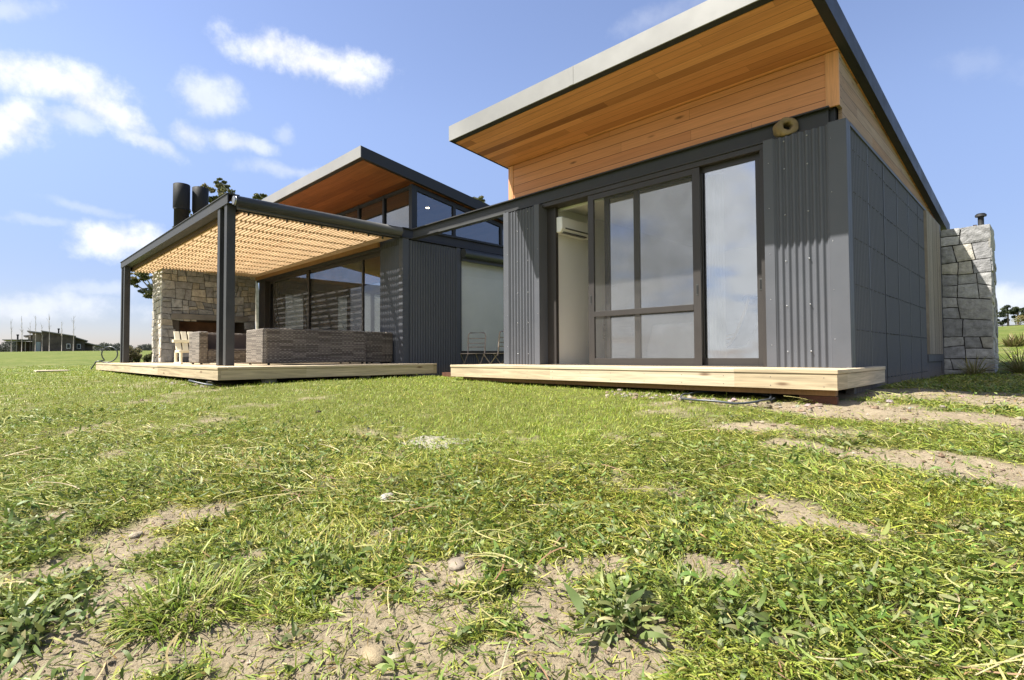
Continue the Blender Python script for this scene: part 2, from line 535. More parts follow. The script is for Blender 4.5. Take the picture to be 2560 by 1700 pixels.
def rattan():
    mt, t, b = new_mat('rattan')
    L = t.links.new
    co = objco(t)
    sep = N(t, 'ShaderNodeSeparateXYZ')
    L(co, sep.inputs[0])
    h = math_n(t, 'ADD', sep.outputs[0], sep.outputs[1])
    zz = math_n(t, 'DIVIDE', sep.outputs[2], 0.013)
    row = math_n(t, 'FLOOR', zz)
    fr = math_n(t, 'SUBTRACT', zz, row)
    strand = math_n(t, 'SUBTRACT', 1.0, math_n(t, 'ABSOLUTE', math_n(t, 'SUBTRACT', math_n(t, 'MULTIPLY', fr, 2.0), 1.0)))
    # weave: strands dive under the uprights every 4 cm, alternating by row
    ph = math_n(t, 'MULTIPLY', math_n(t, 'MODULO', row, 2.0), math.pi)
    wv = math_n(t, 'SINE', math_n(t, 'ADD', math_n(t, 'MULTIPLY', h, math.pi / 0.040), ph))
    hgt = math_n(t, 'ADD', math_n(t, 'MULTIPLY', strand, 0.6), math_n(t, 'MULTIPLY', wv, 0.3))
    wn = N(t, 'ShaderNodeTexWhiteNoise', noise_dimensions='2D')
    cb = N(t, 'ShaderNodeCombineXYZ')
    L(row, cb.inputs[0])
    L(math_n(t, 'FLOOR', math_n(t, 'DIVIDE', h, 0.23)), cb.inputs[1])
    L(cb.outputs[0], wn.inputs['Vector'])
    tone = ramp(t, wn.outputs['Value'], [(0, (0.16, 0.13, 0.10)), (0.5, (0.32, 0.27, 0.215)), (1, (0.50, 0.44, 0.36))])
    k = maprange(t, hgt, 0.0, 0.75, 0.15, 1.15)
    kc = N(t, 'ShaderNodeCombineColor')
    for i in range(3):
        L(k, kc.inputs[i])
    L(mixc(t, 1.0, tone, kc.outputs[0], 'MULTIPLY'), b.inputs['Base Color'])
    b.inputs['Roughness'].default_value = 0.55
    bp = N(t, 'ShaderNodeBump', ins={'Strength': 0.9, 'Distance': 0.012})
    L(hgt, bp.inputs['Height'])
    L(bp.outputs[0], b.inputs['Normal'])


rattan()


def lamp_mat():
    mt, t, b = new_mat('lamp_glow')
    b.inputs['Emission Color'].default_value = (1, 0.72, 0.42, 1)
    b.inputs['Emission Strength'].default_value = 9.0


lamp_mat()

# ------------------------------------------------------------------ mesh builder


class MB:
    def __init__(s):
        s.v, s.f, s.m, s.sm = [], [], [], []

    def add(s, vs, fs, m=0, smooth=False):
        k = len(s.v)
        s.v += [tuple(map(float, p)) for p in vs]
        s.f += [tuple(i + k for i in f) for f in fs]
        s.m += [m] * len(fs)
        s.sm += [smooth] * len(fs)
        return s

    def box(s, x0, x1, y0, y1, z0, z1, m=0):
        x0, x1 = min(x0, x1), max(x0, x1)
        y0, y1 = min(y0, y1), max(y0, y1)
        z0, z1 = min(z0, z1), max(z0, z1)
        vs = [(x0, y0, z0), (x1, y0, z0), (x1, y1, z0), (x0, y1, z0), (x0, y0, z1), (x1, y0, z1), (x1, y1, z1), (x0, y1, z1)]
        return s.add(vs, [(3, 2, 1, 0), (4, 5, 6, 7), (0, 1, 5, 4), (1, 2, 6, 5), (2, 3, 7, 6), (3, 0, 4, 7)], m)

    def hexa(s, lo, hi, m=0):
        """lo, hi: four corners each, counter-clockwise seen from above"""
        return s.add(list(lo) + list(hi), [(3, 2, 1, 0), (4, 5, 6, 7), (0, 1, 5, 4), (1, 2, 6, 5), (2, 3, 7, 6), (3, 0, 4, 7)], m)

    def tube(s, pts, r, n=8, m=0, cap=True, closed=False):
        pts = [np.array(p, float) for p in pts]
        rs = r if isinstance(r, (list, tuple)) else [r] * len(pts)
        k = len(pts)
        t0 = pts[1] - pts[0]
        ref = np.array([0, 0, 1.0]) if abs(t0[2]) < 0.9 * np.linalg.norm(t0) else np.array([1.0, 0, 0])
        rings = []
        for i in range(k):
            if closed:
                t = pts[(i + 1) % k] - pts[i - 1]
            else:
                t = pts[min(i + 1, k - 1)] - pts[max(i - 1, 0)]
            t = t / (np.linalg.norm(t) + 1e-9)
            a = np.cross(t, ref)
            if np.linalg.norm(a) < 1e-4:
                a = np.cross(t, np.array([0, 1.0, 0]))
            a /= np.linalg.norm(a)
            b = np.cross(t, a)
            ref = np.cross(a, t) if False else ref
            rings.append([pts[i] + rs[i] * (math.cos(2 * math.pi * j / n) * a + math.sin(2 * math.pi * j / n) * b) for j in range(n)])
        vs = [p for ring in rings for p in ring]
        fs = []
        for i in range(k if closed else k - 1):
            i2 = (i + 1) % k
            for j in range(n):
                j2 = (j + 1) % n
                fs.append((i * n + j, i * n + j2, i2 * n + j2, i2 * n + j))
        s.add(vs, fs, m, True)
        if cap and not closed:
            q = len(s.v) - k * n
            s.f.append(tuple(q + j for j in range(n)))
            s.f.append(tuple(q + (k - 1) * n + n - 1 - j for j in range(n)))
            s.m += [m, m]
            s.sm += [False, False]
        return s

    def dome(s, c, nrm, r, h, m=0):
        """a screw head"""
        nrm = np.array(nrm, float)
        a = np.cross(nrm, [0.3, 0.2, 1.0])
        a /= np.linalg.norm(a)
        b = np.cross(nrm, a)
        c = np.array(c, float)
        n = 6
        vs = [c + r * (math.cos(2 * math.pi * j / n) * a + math.sin(2 * math.pi * j / n) * b) for j in range(n)]
        vs += [c + nrm * h * 0.7 + r * 0.72 * (math.cos(2 * math.pi * j / n) * a + math.sin(2 * math.pi * j / n) * b) for j in range(n)]
        vs.append(c + nrm * h)
        fs = [(j, (j + 1) % n, n + (j + 1) % n, n + j) for j in range(n)] + [(n + j, n + (j + 1) % n, 2 * n) for j in range(n)]
        return s.add(vs, fs, m, True)

    def build(s, name, mats, parent=None, bevel=0.0, origin=None):
        me = bpy.data.meshes.new(name)
        org = np.array(parent['_o'] if parent is not None and '_o' in parent else (origin if origin is not None else (0, 0, 0)), float)
        me.from_pydata([tuple(np.array(p) - org) for p in s.v], [], s.f)
        for mt in (mats if isinstance(mats, (list, tuple)) else [mats]):
            me.materials.append(MATS[mt])
        me.polygons.foreach_set('material_index', s.m)
        me.polygons.foreach_set('use_smooth', s.sm)
        me.update()
        o = bpy.data.objects.new(name, me)
        COL.objects.link(o)
        if parent is not None:
            o.parent = parent
            if '_o' in parent:
                o['_o'] = list(parent['_o'])
        else:
            o.location = org
            o['_o'] = list(org)
        if bevel:
            md = o.modifiers.new('edge', 'BEVEL')
            md.width = bevel
            md.segments = 2
            md.limit_method = 'ANGLE'
            md.angle_limit = R(40)
        return o


def tag(o, label=None, cat=None, group=None, kind=None):
    for k, v in (('label', label), ('category', cat), ('group', group), ('kind', kind)):
        if v:
            o[k] = v
    return o


def thing(name, loc, label, cat, group=None):
    o = bpy.data.objects.new(name, None)
    o.empty_display_size = 0.2
    o.location = loc
    o['_o'] = list(map(float, loc))
    COL.objects.link(o)
    return tag(o, label, cat, group)


def part(name, parent, mats, fn, bevel=0.0):
    b = MB()
    fn(b)
    return b.build(name, mats, parent, bevel)


def bxp(name, parent, mat, *dims, bevel=0.0):
    return MB().box(*dims).build(name, mat, parent, bevel)


def np_mesh(name, verts, faces, mat, tone=None, parent=None, smooth=False, origin=(0, 0, 0)):
    """fast mesh from numpy arrays; faces (n,4) or (n,3); tone: per-vertex rgb"""
    org = np.array(parent['_o'] if parent is not None and '_o' in parent else origin, float)
    me = bpy.data.meshes.new(name)
    nv, nf, k = len(verts), len(faces), faces.shape[1]
    me.vertices.add(nv)
    me.vertices.foreach_set('co', (verts - org).astype(np.float32).ravel())
    me.loops.add(nf * k)
    me.loops.foreach_set('vertex_index', faces.astype(np.int32).ravel())
    me.polygons.add(nf)
    me.polygons.foreach_set('loop_start', np.arange(0, nf * k, k, dtype=np.int32))
    try:
        me.polygons.foreach_set('loop_total', np.full(nf, k, dtype=np.int32))
    except Exception:
        pass
    me.polygons.foreach_set('use_smooth', np.full(nf, smooth, dtype=bool))
    me.update(calc_edges=True)
    me.validate()
    if tone is not None:
        ca = me.color_attributes.new('tone', 'FLOAT_COLOR', 'POINT')
        c4 = np.ones((nv, 4), np.float32)
        c4[:, :3] = tone
        ca.data.foreach_set('color', c4.ravel())
    me.materials.append(MATS[mat])
    o = bpy.data.objects.new(name, me)
    COL.objects.link(o)
    if parent is not None:
        o.parent = parent
        o['_o'] = list(parent['_o'])
    else:
        o.location = org
        o['_o'] = list(org)
    return o


# ------------------------------------------------------------------ terrain
CTRL = np.array([
    (0, 0, -1.10), (1.5, -1.5, -1.28), (-1.5, 1.5, -0.86), (-2, -2, -1.18), (2, 2, -1.0), (-3, 0, -0.88), (0, 3, -0.75),
    (-1.3, 5.2, -0.470), (-4, 5.2, -0.425), (-6.7, 5.2, -0.375), (-8.1, 2.3, -0.415), (-8.05, 5.0, -0.38), (-13, 2.3, -0.375), (-18.5, 2.3, -0.345),
    (-1.4, 8, -0.37), (-1.4, 12.6, -0.385), (-0.7, 12.5, -0.345), (2, 9, -0.42), (2.5, 14, -0.15), (0, 17, -0.05),
    (-8, 8, -0.42), (-8, 14, -0.42), (-13, 7, -0.40), (-18, 8, -0.36), (-5, 10, -0.45),
    (-6, -1, -0.78), (-12, -1.5, -0.56), (-20, -1, -0.42), (-12, -8, -0.9), (-3.5, 3.0, -0.64), (5, 3, -1.0), (6, -4, -1.6), (-4, -8, -1.5), (-6, 1.5, -0.58),
    (-28, 4, -0.25), (-50, 4, 0.05), (-90, 7, 0.75), (-130, 10, 1.30), (-50, 40, 0.2), (-30, 25, -0.1), (-90, 60, 0.9),
    (-1, 28, 0.55), (-2, 40, 1.22), (-3, 60, 2.20), (-4, 78, 2.75), (10, 60, 2.6), (-25, 70, 1.6), (15, 30, 0.6),
    (20, -30, -3.5), (-60, -60, -3), (60, 0, -3), (60, 60, 0.5)], float)


def tps_fit(P):
    n = len(P)
    d = np.linalg.norm(P[:, None, :2] - P[None, :, :2], axis=2)
    K = np.where(d > 0, d * d * np.log(d + 1e-12), 0)
    K += np.eye(n) * 0.02
    A = np.zeros((n + 3, n + 3))
    A[:n, :n] = K
    A[:n, n] = 1
    A[:n, n + 1:] = P[:, :2]
    A[n:, :n] = A[:n, n:].T
    return np.linalg.solve(A, np.concatenate([P[:, 2], [0, 0, 0]]))


TPS = tps_fit(CTRL)


def ground_base(x, y):
    x, y = np.asarray(x, float), np.asarray(y, float)
    r = np.hypot(x, y)
    k = np.minimum(1, 120.0 / np.maximum(r, 1e-6))       # far out the ground keeps the height it has at 120 m
    xx, yy = x * k, y * k
    z = TPS[-3] + TPS[-2] * xx + TPS[-1] * yy
    for (cx, cy, _), wt in zip(CTRL, TPS):
        d2 = (xx - cx) ** 2 + (yy - cy) ** 2 + 1e-9
        z = z + wt * 0.5 * d2 * np.log(d2)
    return z - np.maximum(0, r - 120) * 0.004


def soil_mask(x, y):
    """1 where bare sandy soil shows, 0 where it is covered"""
    s = np.zeros_like(x)
    for (cx, cy, a, b, rot, k) in SOIL:
        c, q = math.cos(rot), math.sin(rot)
        dx, dy = x - cx, y - cy
        e = np.sqrt(((dx * c + dy * q) / a) ** 2 + ((-dx * q + dy * c) / b) ** 2)
        s = np.maximum(s, k * np.clip(1.45 - e, 0, 1))
    n = fbm(x * 2.3, y * 2.3, 5, 4)
    n2 = fbm(x * 7.0, y * 7.0, 15, 3)
    d = np.clip((y + .12 * (x + 4) - 2.2) / 1.5, 0, 1) * np.clip((-2.2 - x) / .8, 0, 1)
    return np.clip((s * 1.35 + (n - 0.5) * 1.7 + (n2 - 0.5) * 1.0 - 0.13 - .45 * d) * 1.6, 0, 1)


def ground_hit(u, v):
    d = ray(u, v)
    t = 0.3
    for _ in range(600):
        p = d * t
        if p[2] < ground_base(p[0], p[1]):
            break
        t *= 1.01
    return d * t


SOIL = []
# bare patches as they lie in the garden: centre and half axes (m) from where they were seen
for (u, v, a, b, k) in [(700, 1685, .34, .12, 1.1), (1000, 1690, .34, .11, 1.1), (1240, 1690, .22, .10, 1.0), (900, 1500, .16, .10, .8), (620, 1400, .16, .12, .6), (420, 1620, .34, .17, 1.0), (760, 1600, .33, .13, 1.0), (1050, 1560, .30, .16, 1.0), (1130, 1440, .22, .17, .95), (300, 1500, .15, .22, .9),
                        (260, 1390, .34, .16, .9), (480, 1290, .30, .18, .8), (130, 1300, .22, .14, .7), (330, 1330, .3, .12, .7),
                        (1340, 1530, .20, .16, .9), (1480, 1640, .30, .12, 1.0), (1300, 1640, .25, .12, .9), (1420, 1420, .22, .12, .8), (1780, 1440, .16, .13, .75), (1650, 1560, .12, .16, .6),
                        (1960, 1620, .16, .13, .7), (2250, 1560, .12, .12, .5), (2180, 1330, .30, .14, .6), (2450, 1330, .3, .2, .5), (2190, 1032, .85, .40, 1.0), (2350, 1045, 1.3, .28, .95), (2500, 1000, 1.5, .6, .75),
                        (1950, 1072, .5, .16, .75), (2300, 1150, .75, .15, 1.0), (2480, 1190, .5, .12, .8), (2000, 1270, .25, .1, .5), (100, 1420, .2, .1, .6), (600, 1480, .14, .2, .5), (180, 1640, .2, .2, .8),
                        (2080, 1085, .35, .15, .9), (1230, 1090, .3, .06, .25)]:
    p = ground_hit(u, v)
    SOIL.append((p[0], p[1], a, b, math.atan2(p[1], p[0]) + math.pi / 2, k))


def ground_z(x, y):
    z = ground_base(x, y)
    r = np.hypot(x, y)
    f = np.clip(1 - (r - 3) / 9, 0, 1)
    n = (fbm(x * 1.3, y * 1.3, 2, 3) - 0.5) * 0.07 * np.clip(r / 4, 0.4, 1) * np.clip(1 - (r - 25) / 60, 0.1, 1)
    n2 = (fbm(x * 6, y * 6, 3, 4, 0.6) - 0.5) * 0.060 * f
    keep = np.clip((r - 4.6) / 1.0, 0, 1) * np.clip(1 - (r - 14) / 5, 0, 1)      # calmer beside the decks
    return z + n * (1 - 0.6 * keep) + n2


def build_ground():
    rr = np.concatenate([[0.05, 0.25, 0.5, 0.75], np.geomspace(0.95, 16, 330), np.geomspace(16.6, 160, 90), np.geomspace(175, 2600, 22)])
    base = math.pi / 2 + R(45)
    fine = np.linspace(-R(64), R(64), 460)
    coarse = np.linspace(R(64), 2 * math.pi - R(64), 90)[1:-1]
    an = base + np.concatenate([fine, coarse])
    nr, na = len(rr), len(an)
    X = rr[:, None] * np.cos(an)[None]
    Y = rr[:, None] * np.sin(an)[None]
    Z = ground_z(X, Y)
    S = soil_mask(X, Y) * np.clip(1.2 - np.hypot(X, Y) / 30, 0, 1)
    V = np.stack([X, Y, Z], -1).reshape(-1, 3)
    i = np.arange(nr - 1)[:, None] * na
    j = np.arange(na)[None]
    j2 = (j + 1) % na
    F = np.stack([i + j, i + na + j, i + na + j2, i + j2], -1).reshape(-1, 4)
    tone = np.stack([S, S, S], -1).reshape(-1, 3)
    # material
    mt, t, b = new_mat('earth')
    L = t.links.new
    co = objco(t)
    at = N(t, 'ShaderNodeAttribute', attribute_name='tone')
    n1 = N(t, 'ShaderNodeTexNoise', ins={'Scale': 0.35, 'Detail': 6.0, 'Roughness': 0.6})
    n2 = N(t, 'ShaderNodeTexNoise', ins={'Scale': 9.0, 'Detail': 8.0, 'Roughness': 0.7})
    n3 = N(t, 'ShaderNodeTexNoise', ins={'Scale': 90.0, 'Detail': 6.0, 'Roughness': 0.75})
    for n in (n1, n2, n3):
        L(co, n.inputs['Vector'])
    far = ramp(t, n1.outputs['Fac'], [(0.3, (0.070, 0.100, 0.016)), (0.5, (0.100, 0.128, 0.022)), (0.7, (0.150, 0.160, 0.040))])
    n4 = N(t, 'ShaderNodeTexNoise', ins={'Scale': 1.7, 'Detail': 7.0, 'Roughness': 0.7})
    L(co, n4.inputs['Vector'])
    far = mixc(t, maprange(t, n2.outputs['Fac'], 0.35, 0.7, 0.0, 0.5), far, (0.055, 0.080, 0.015))
    far = mixc(t, maprange(t, n4.outputs['Fac'], 0.48, 0.72, 0.0, 0.75), far, (0.21, 0.19, 0.075))
    far = mixc(t, maprange(t, n4.outputs['Fac'], 0.46, 0.28, 0.0, 0.6), far, (0.05, 0.075, 0.014))
    under = ramp(t, n2.outputs['Fac'], [(0.3, (0.065, 0.075, 0.018)), (0.6, (0.13, 0.14, 0.035)), (0.8, (0.17, 0.14, 0.06))])
    soil = ramp(t, n2.outputs['Fac'], [(0.25, (0.185, 0.150, 0.098)), (0.5, (0.262, 0.217, 0.147)), (0.75, (0.330, 0.282, 0.197))])
    spk = ramp(t, n3.outputs['Fac'], [(0.30, (0.45, 0.42, 0.38)), (0.5, (1.0, 1.0, 1.0)), (0.72, (1.25, 1.2, 1.12))])
    soil = mixc(t, 1.0, soil, spk, 'MULTIPLY')
    ln = N(t, 'ShaderNodeVectorMath', operation='LENGTH')
    L(co, ln.inputs[0])
    fd = maprange(t, ln.outputs['Value'], 9.0, 17.0)
    gr = mixc(t, fd, under, far)
    col = mixc(t, at.outputs['Fac'], gr, soil)
    L(col, b.inputs['Base Color'])
    b.inputs['Roughness'].default_value = 0.95
    b.inputs['Specular IOR Level'].default_value = 0.15
    hh = math_n(t, 'ADD', math_n(t, 'MULTIPLY', n2.outputs['Fac'], 0.6), math_n(t, 'MULTIPLY', n3.outputs['Fac'], 0.35))
    bp = N(t, 'ShaderNodeBump', ins={'Strength': 0.9, 'Distance': 0.03})
    L(hh, bp.inputs['Height'])
    L(bp.outputs[0], b.inputs['Normal'])
    o = np_mesh('ground', V, F, 'earth', tone, smooth=True)
    tag(o, kind='structure')


build_ground()
print('ground done')

exec_after = []
DZ = -0.14            # deck surface
ZT = 2.366            # top of the metal panels

# ------------------------------------------------------------------ building helpers


def corrugated(b, axis, a0, a1, z0, z1, plane, nsign, pitch=0.066, depth=0.022, m=0):
    n = max(2, int(round((a1 - a0) / pitch * 12)))
    a = np.linspace(a0, a1, n + 1)
    h = plane - nsign * depth * np.clip(0.5 - 0.56 * np.cos(2 * math.pi * (a - a0) / pitch), 0, 1)
    vs, fs = [], []
    for zz in (z0, z1):
        for i in range(n + 1):
            vs.append((a[i], h[i], zz) if axis == 'x' else (h[i], a[i], zz))
    for i in range(n):
        q = (i, i + 1, n + 2 + i, n + 1 + i)
        fs.append(q if (axis == 'x') == (nsign < 0) else q[::-1])
    b.add(vs, fs, m, True)


def screws(b, axis, positions, zs, plane, nsign, m=1, r=0.009, h=0.008):
    for a in positions:
        for zz in zs:
            c = (a, plane, zz) if axis == 'x' else (plane, a, zz)
            b.dome(c, (0, nsign, 0) if axis == 'x' else (nsign, 0, 0), r, h, m)


# ------------------------------------------------------------------ right pavilion
HR = thing('pavilion', (-3.9, 6.2, -0.45), 'nearer charcoal metal pavilion with big cedar lined overhanging roof and sliding glass doors', 'house')


def right_pavilion():
    # front right panel
    def f(b):
        corrugated(b, 'x', -2.095, -1.56, DZ, ZT - 0.012, 6.152, -1)
        b.box(-2.19, -1.415, 6.18, 6.36, DZ, ZT - 0.014)
        screws(b, 'x', [-1.985 + 0.0, -1.757], [0.03, 0.52, 1.0, 1.5, 2.0, 2.3], 6.152, -1)
    part('wall_panel', HR, ['sheet', 'screw'], f)

    def f(b):
        b.box(-2.20, -2.095, 6.145, 6.21, DZ, ZT)
        screws(b, 'x', [-2.145], [0.1, 0.6, 1.1, 1.6, 2.1], 6.145, -1, r=0.006, h=0.005)
    part('edge_flashing', HR, ['sheet', 'screw'], f, 0.004)

    def f(b):
        b.box(-1.56, -1.395, 6.145, 6.225, DZ, ZT + 0.004)
        b.box(-1.47, -1.395, 6.226, 6.30, DZ - 0.3, ZT + 0.004)
        screws(b, 'x', [-1.535], [0.15, 0.65, 1.15, 1.65, 2.2], 6.145, -1, r=0.006, h=0.005)
    part('corner_flashing', HR, ['sheet', 'screw'], f, 0.005)
    # front left panel
    def f(b):
        corrugated(b, 'x', -6.215, -5.655, DZ, ZT - 0.03, 6.152, -1)
        b.box(-6.32, -5.56, 6.18, 6.36, DZ, ZT - 0.032)
        screws(b, 'x', [-6.02, -5.79], [0.03, 0.52, 1.0, 1.5, 2.0, 2.28], 6.152, -1)
    part('wall_panel', HR, ['sheet', 'screw'], f)
    for x0, x1 in ((-6.335, -6.215), (-5.655, -5.545)):
        def f(b):
            b.box(x0, x1, 6.145, 6.36, DZ, ZT - 0.018)
            screws(b, 'x', [x1 - 0.03], [0.15, 0.65, 1.15, 1.65, 2.2], 6.145, -1, r=0.006, h=0.005)
        part('edge_flashing', HR, ['sheet', 'screw'], f, 0.004)
    # side wall with screw rows
    def f(b):
        corrugated(b, 'y', 6.30, 12.64, -0.55, ZT - 0.01, -1.405, 1, depth=.026)
        b.box(-1.50, -1.43, 6.31, 12.64, -0.6, ZT - 0.012)
        for zz in (-0.28, 0.25, 0.72, 1.2, 1.68, 2.12):
            ys = [6.30 + 0.068 * k for k in range(2, 92) if k % 3 != 1]
            screws(b, 'y', [q for q in ys if not (10.85 < q < 12.4)], [zz], -1.405, 1, 1, 0.010, 0.012)
        screws(b, 'y', [10.8, 10.82], [0.3, 1, 1.7], -1.405, 1, 1, 0.008, 0.01)
        for yy in (7.05, 7.87, 8.68, 9.5, 10.31):
            b.box(-1.408, -1.4015, yy - .012, yy + .012, -.5, ZT - .012, 0)
    part('side_wall', HR, ['sheet', 'screw_dark'], f)
    bxp('top_flashing', HR, 'sheet', -1.44, -1.393, 6.302, 12.66, ZT - 0.03, ZT + 0.006)
    bxp('rear_flashing', HR, 'sheet', -1.46, -1.392, 12.42, 12.66, -0.6, ZT - 0.032)
    bxp('slatted_shutter', HR, 'slat_grey', -1.42, -1.372, 10.90, 12.36, -0.01, ZT - 0.034)
    bxp('shutter_sill', HR, 'sheet', -1.42, -1.384, 10.86, 12.40, -0.13, -0.013)
    # steel beam tying both pavilions together
    def f(b):
        b.box(-9.08, -1.58, 6.262, 6.275, ZT + 0.016, 2.552)
        b.box(-9.08, -1.56, 6.20, 6.34, 2.552, 2.568)
        b.box(-9.08, -1.56, 6.20, 6.34, ZT, ZT + 0.016)
    part('steel_beam', HR, 'steel_paint', f)
    bxp('gutter_strip', HR, 'cassette', -8.15, -6.34, 6.192, 6.199, ZT - 0.012, ZT + 0.02)
    # cedar band under the roof
    zs = lambda y: 3.135 - 0.1 * (y - 6.25)
    def slab(b, x0, x1, y0, y1, zlo, m=0):
        b.hexa([(x0, y0, zlo), (x1, y0, zlo), (x1, y1, zlo), (x0, y1, zlo)], [(x0, y0, zs(y0)), (x1, y0, zs(y0)), (x1, y1, zs(y1)), (x0, y1, zs(y1))], m)
    part('front_cladding', HR, 'clad_cedar', lambda b: slab(b, -6.20, -1.60, 6.25, 6.28, 2.57))
    part('side_cladding', HR, 'clad_weathered', lambda b: slab(b, -1.515, -1.48, 6.375, 13.0, 2.40))
    part('side_cladding', HR, 'clad_weathered', lambda b: slab(b, -6.30, -6.27, 6.345, 13.0, 2.575))
    part('corner_board', HR, 'trim_cedar', lambda b: slab(b, -1.598, -1.472, 6.242, 6.27, 2.562), 0.002)
    part('corner_board', HR, ['trim_cedar', 'clad_weathered'], lambda b: slab(b, -1.51, -1.474, 6.272, 6.372, 2.562, 1), 0.002)
    part('corner_board', HR, 'trim_cedar', lambda b: slab(b, -6.308, -6.202, 6.242, 6.343, 2.572), 0.002)
    part('wall_core', HR, 'charcoal', lambda b: slab(b, -1.60, -1.53, 6.30, 12.9, 2.37))
    bxp('rear_wall', HR, 'charcoal', -6.3, -1.51, 12.70, 12.80, -0.6, 2.44)
    bxp('side_wall', HR, 'sheet', -6.335, -6.26, 6.37, 12.69, -0.6, 2.36)
    # roof
    RF = MB()
    x0, x1, y0, y1 = -6.385, -1.375, 5.05, 13.88
    zt = lambda y: 3.488 - 0.1 * (y - y0)
    zb = lambda y: 3.262 - 0.1 * (y - y0)
    e = 0.012
    RF.hexa([(x0 + e, y0 + e, zb(y0) + 0.01), (x1 - e, y0 + e, zb(y0) + 0.01), (x1 - e, y1 - e, zb(y1) + 0.01), (x0 + e, y1 - e, zb(y1) + 0.01)],
            [(x0 + e, y0 + e, zt(y0) - 0.012), (x1 - e, y0 + e, zt(y0) - 0.012), (x1 - e, y1 - e, zt(y1) - 0.012), (x0 + e, y1 - e, zt(y1) - 0.012)])
    roof = RF.build('roof', 'charcoal', HR)
    def fas(b, xa, xb, ya, yb, m=0):
        b.hexa([(xa, ya, zb(ya)), (xb, ya, zb(ya)), (xb, yb, zb(yb)), (xa, yb, zb(yb))], [(xa, ya, zt(ya)), (xb, ya, zt(ya)), (xb, yb, zt(yb)), (xa, yb, zt(yb))], m)
    def f(b):
        fas(b, x0, x1, y0, y0 + e)
        for xj in (-4.02,):
            b.box(xj - 0.035, xj + 0.035, y0 - 0.003, y0 - 0.0005, zb(y0) + 0.002, zt(y0) - 0.002)
    part('fascia', roof, 'fascia_paint', f)
    part('fascia', roof, 'charcoal', lambda b: fas(b, x1 - e, x1, y0 + e + 0.001, y1))  # charcoal, unlike the front: the shade of this side is put into its colour
    part('fascia', roof, 'charcoal', lambda b: fas(b, x0, x0 + e, y0 + e + 0.001, y1))
    part('fascia', roof, 'charcoal', lambda b: fas(b, x0 + e, x1 - e, y1 - e, y1))
    def f(b):
        def z(y): return zb(y) + 0.004
        a0, a1, c0, c1 = x0 + 0.03, x1 - 0.095, y0 + 0.11, y1 - 0.1
        b.hexa([(a0, c0, z(c0)), (a1, c0, z(c0)), (a1, c1, z(c1)), (a0, c1, z(c1))], [(a0, c0, z(c0) + .02), (a1, c0, z(c0) + .02), (a1, c1, z(c1) + .02), (a0, c1, z(c1) + .02)])
    part('soffit', roof, 'soffit_cedar', f)

    # room behind the doors
    bxp('inner_floor', HR, 'inner_floor', -5.50, -1.62, 6.46, 11.9, DZ - 0.05, DZ - 0.005)
    bxp('inner_wall', HR, 'white_paint', -5.60, -5.47, 6.365, 11.9, DZ - 0.05, 2.34)
    bxp('inner_wall', HR, 'white_paint', -1.70, -1.62, 6.37, 11.9, DZ - 0.05, 2.34)
    bxp('inner_wall', HR, 'white_paint', -5.60, -1.62, 11.91, 12.0, DZ - 0.05, 2.34)
    bxp('inner_ceiling', HR, 'inner_ceiling', -5.60, -1.62, 6.48, 12.0, 2.342, 2.42)
    # door surround
    def f(b):
        b.box(-5.544, -5.37, 6.335, 6.40, DZ - 0.05, 2.30)
        b.box(-2.265, -2.205, 6.22, 6.46, DZ - 0.05, 2.30)
        b.box(-5.544, -2.205, 6.22, 6.46, 2.300, ZT - 0.001)
        b.box(-5.37, -2.265, 6.215, 6.46, DZ - 0.05, DZ + 0.012)
    part('door_frame', HR, 'alu', f, 0.003)
    bxp('curtain_track', HR, 'white_plastic', -5.46, -2.3, 6.47, 6.52, 2.27, 2.335)

    def leaf(name, xa, xb, y, z0, z1, st, top, bot, mat, handles=(), mid=None, thick=0.035, pm='pane'):
        def f(b):
            b.box(xa, xa + st, y, y + thick, z0, z1)
            b.box(xb - st, xb, y, y + thick, z0, z1)
            b.box(xa + st, xb - st, y + .001, y + thick - .001, z1 - top, z1)
            b.box(xa + st, xb - st, y + .001, y + thick - .001, z0, z0 + bot)
            if mid:
                b.box(xa + st, xb - st, y - 0.002, y + thick - 0.002, mid[0], mid[1])
        d = part(name, HR, mat, f, 0.002)
        nm = 'mesh' if pm == 'insect_mesh' else 'pane'
        def g(b):
            zs_ = [(z0 + bot, z1 - top)] if not mid else [(z0 + bot, mid[0]), (mid[1], z1 - top)]
            for a, c in zs_:
                if pm == 'insect_mesh':
                    b.add([(xa + st, y + thick * .5, a), (xb - st, y + thick * .5, a), (xb - st, y + thick * .5, c), (xa + st, y + thick * .5, c)], [(0, 1, 2, 3)])
                else:
                    b.box(xa + st, xb - st, y + thick * .5 - .003, y + thick * .5 + .003, a, c)
        part(nm, d, pm, g)
        for hx in handles:
            def h(b):
                b.box(hx - 0.014, hx + 0.014, y - 0.004, y + 0.001, 0.73, 0.86, 0)
                b.box(hx - 0.010, hx + 0.010, y - 0.006, y - 0.0045, 0.742, 0.848, 1)
            part('handle', d, ['cassette', 'flue_black'], h, 0.002)
        return d
    leaf('insect_screen', -4.675, -2.985, 6.235, DZ + 0.014, 2.298, 0.098, 0.075, 0.085, 'alu', (-4.63, -3.03), (0.545, 0.62), pm='insect_mesh')
    leaf('sliding_door', -3.06, -2.270, 6.30, DZ + 0.014, 2.298, 0.075, 0.065, 0.085, 'alu', (-2.305,))
    leaf('sliding_door', -3.985, -2.95, 6.345, DZ + 0.014, 2.298, 0.085, 0.065, 0.085, 'alu', ())
    leaf('sliding_door', -4.50, -3.93, 6.39, DZ + 0.014, 2.298, 0.085, 0.065, 0.085, 'alu', ())


right_pavilion()


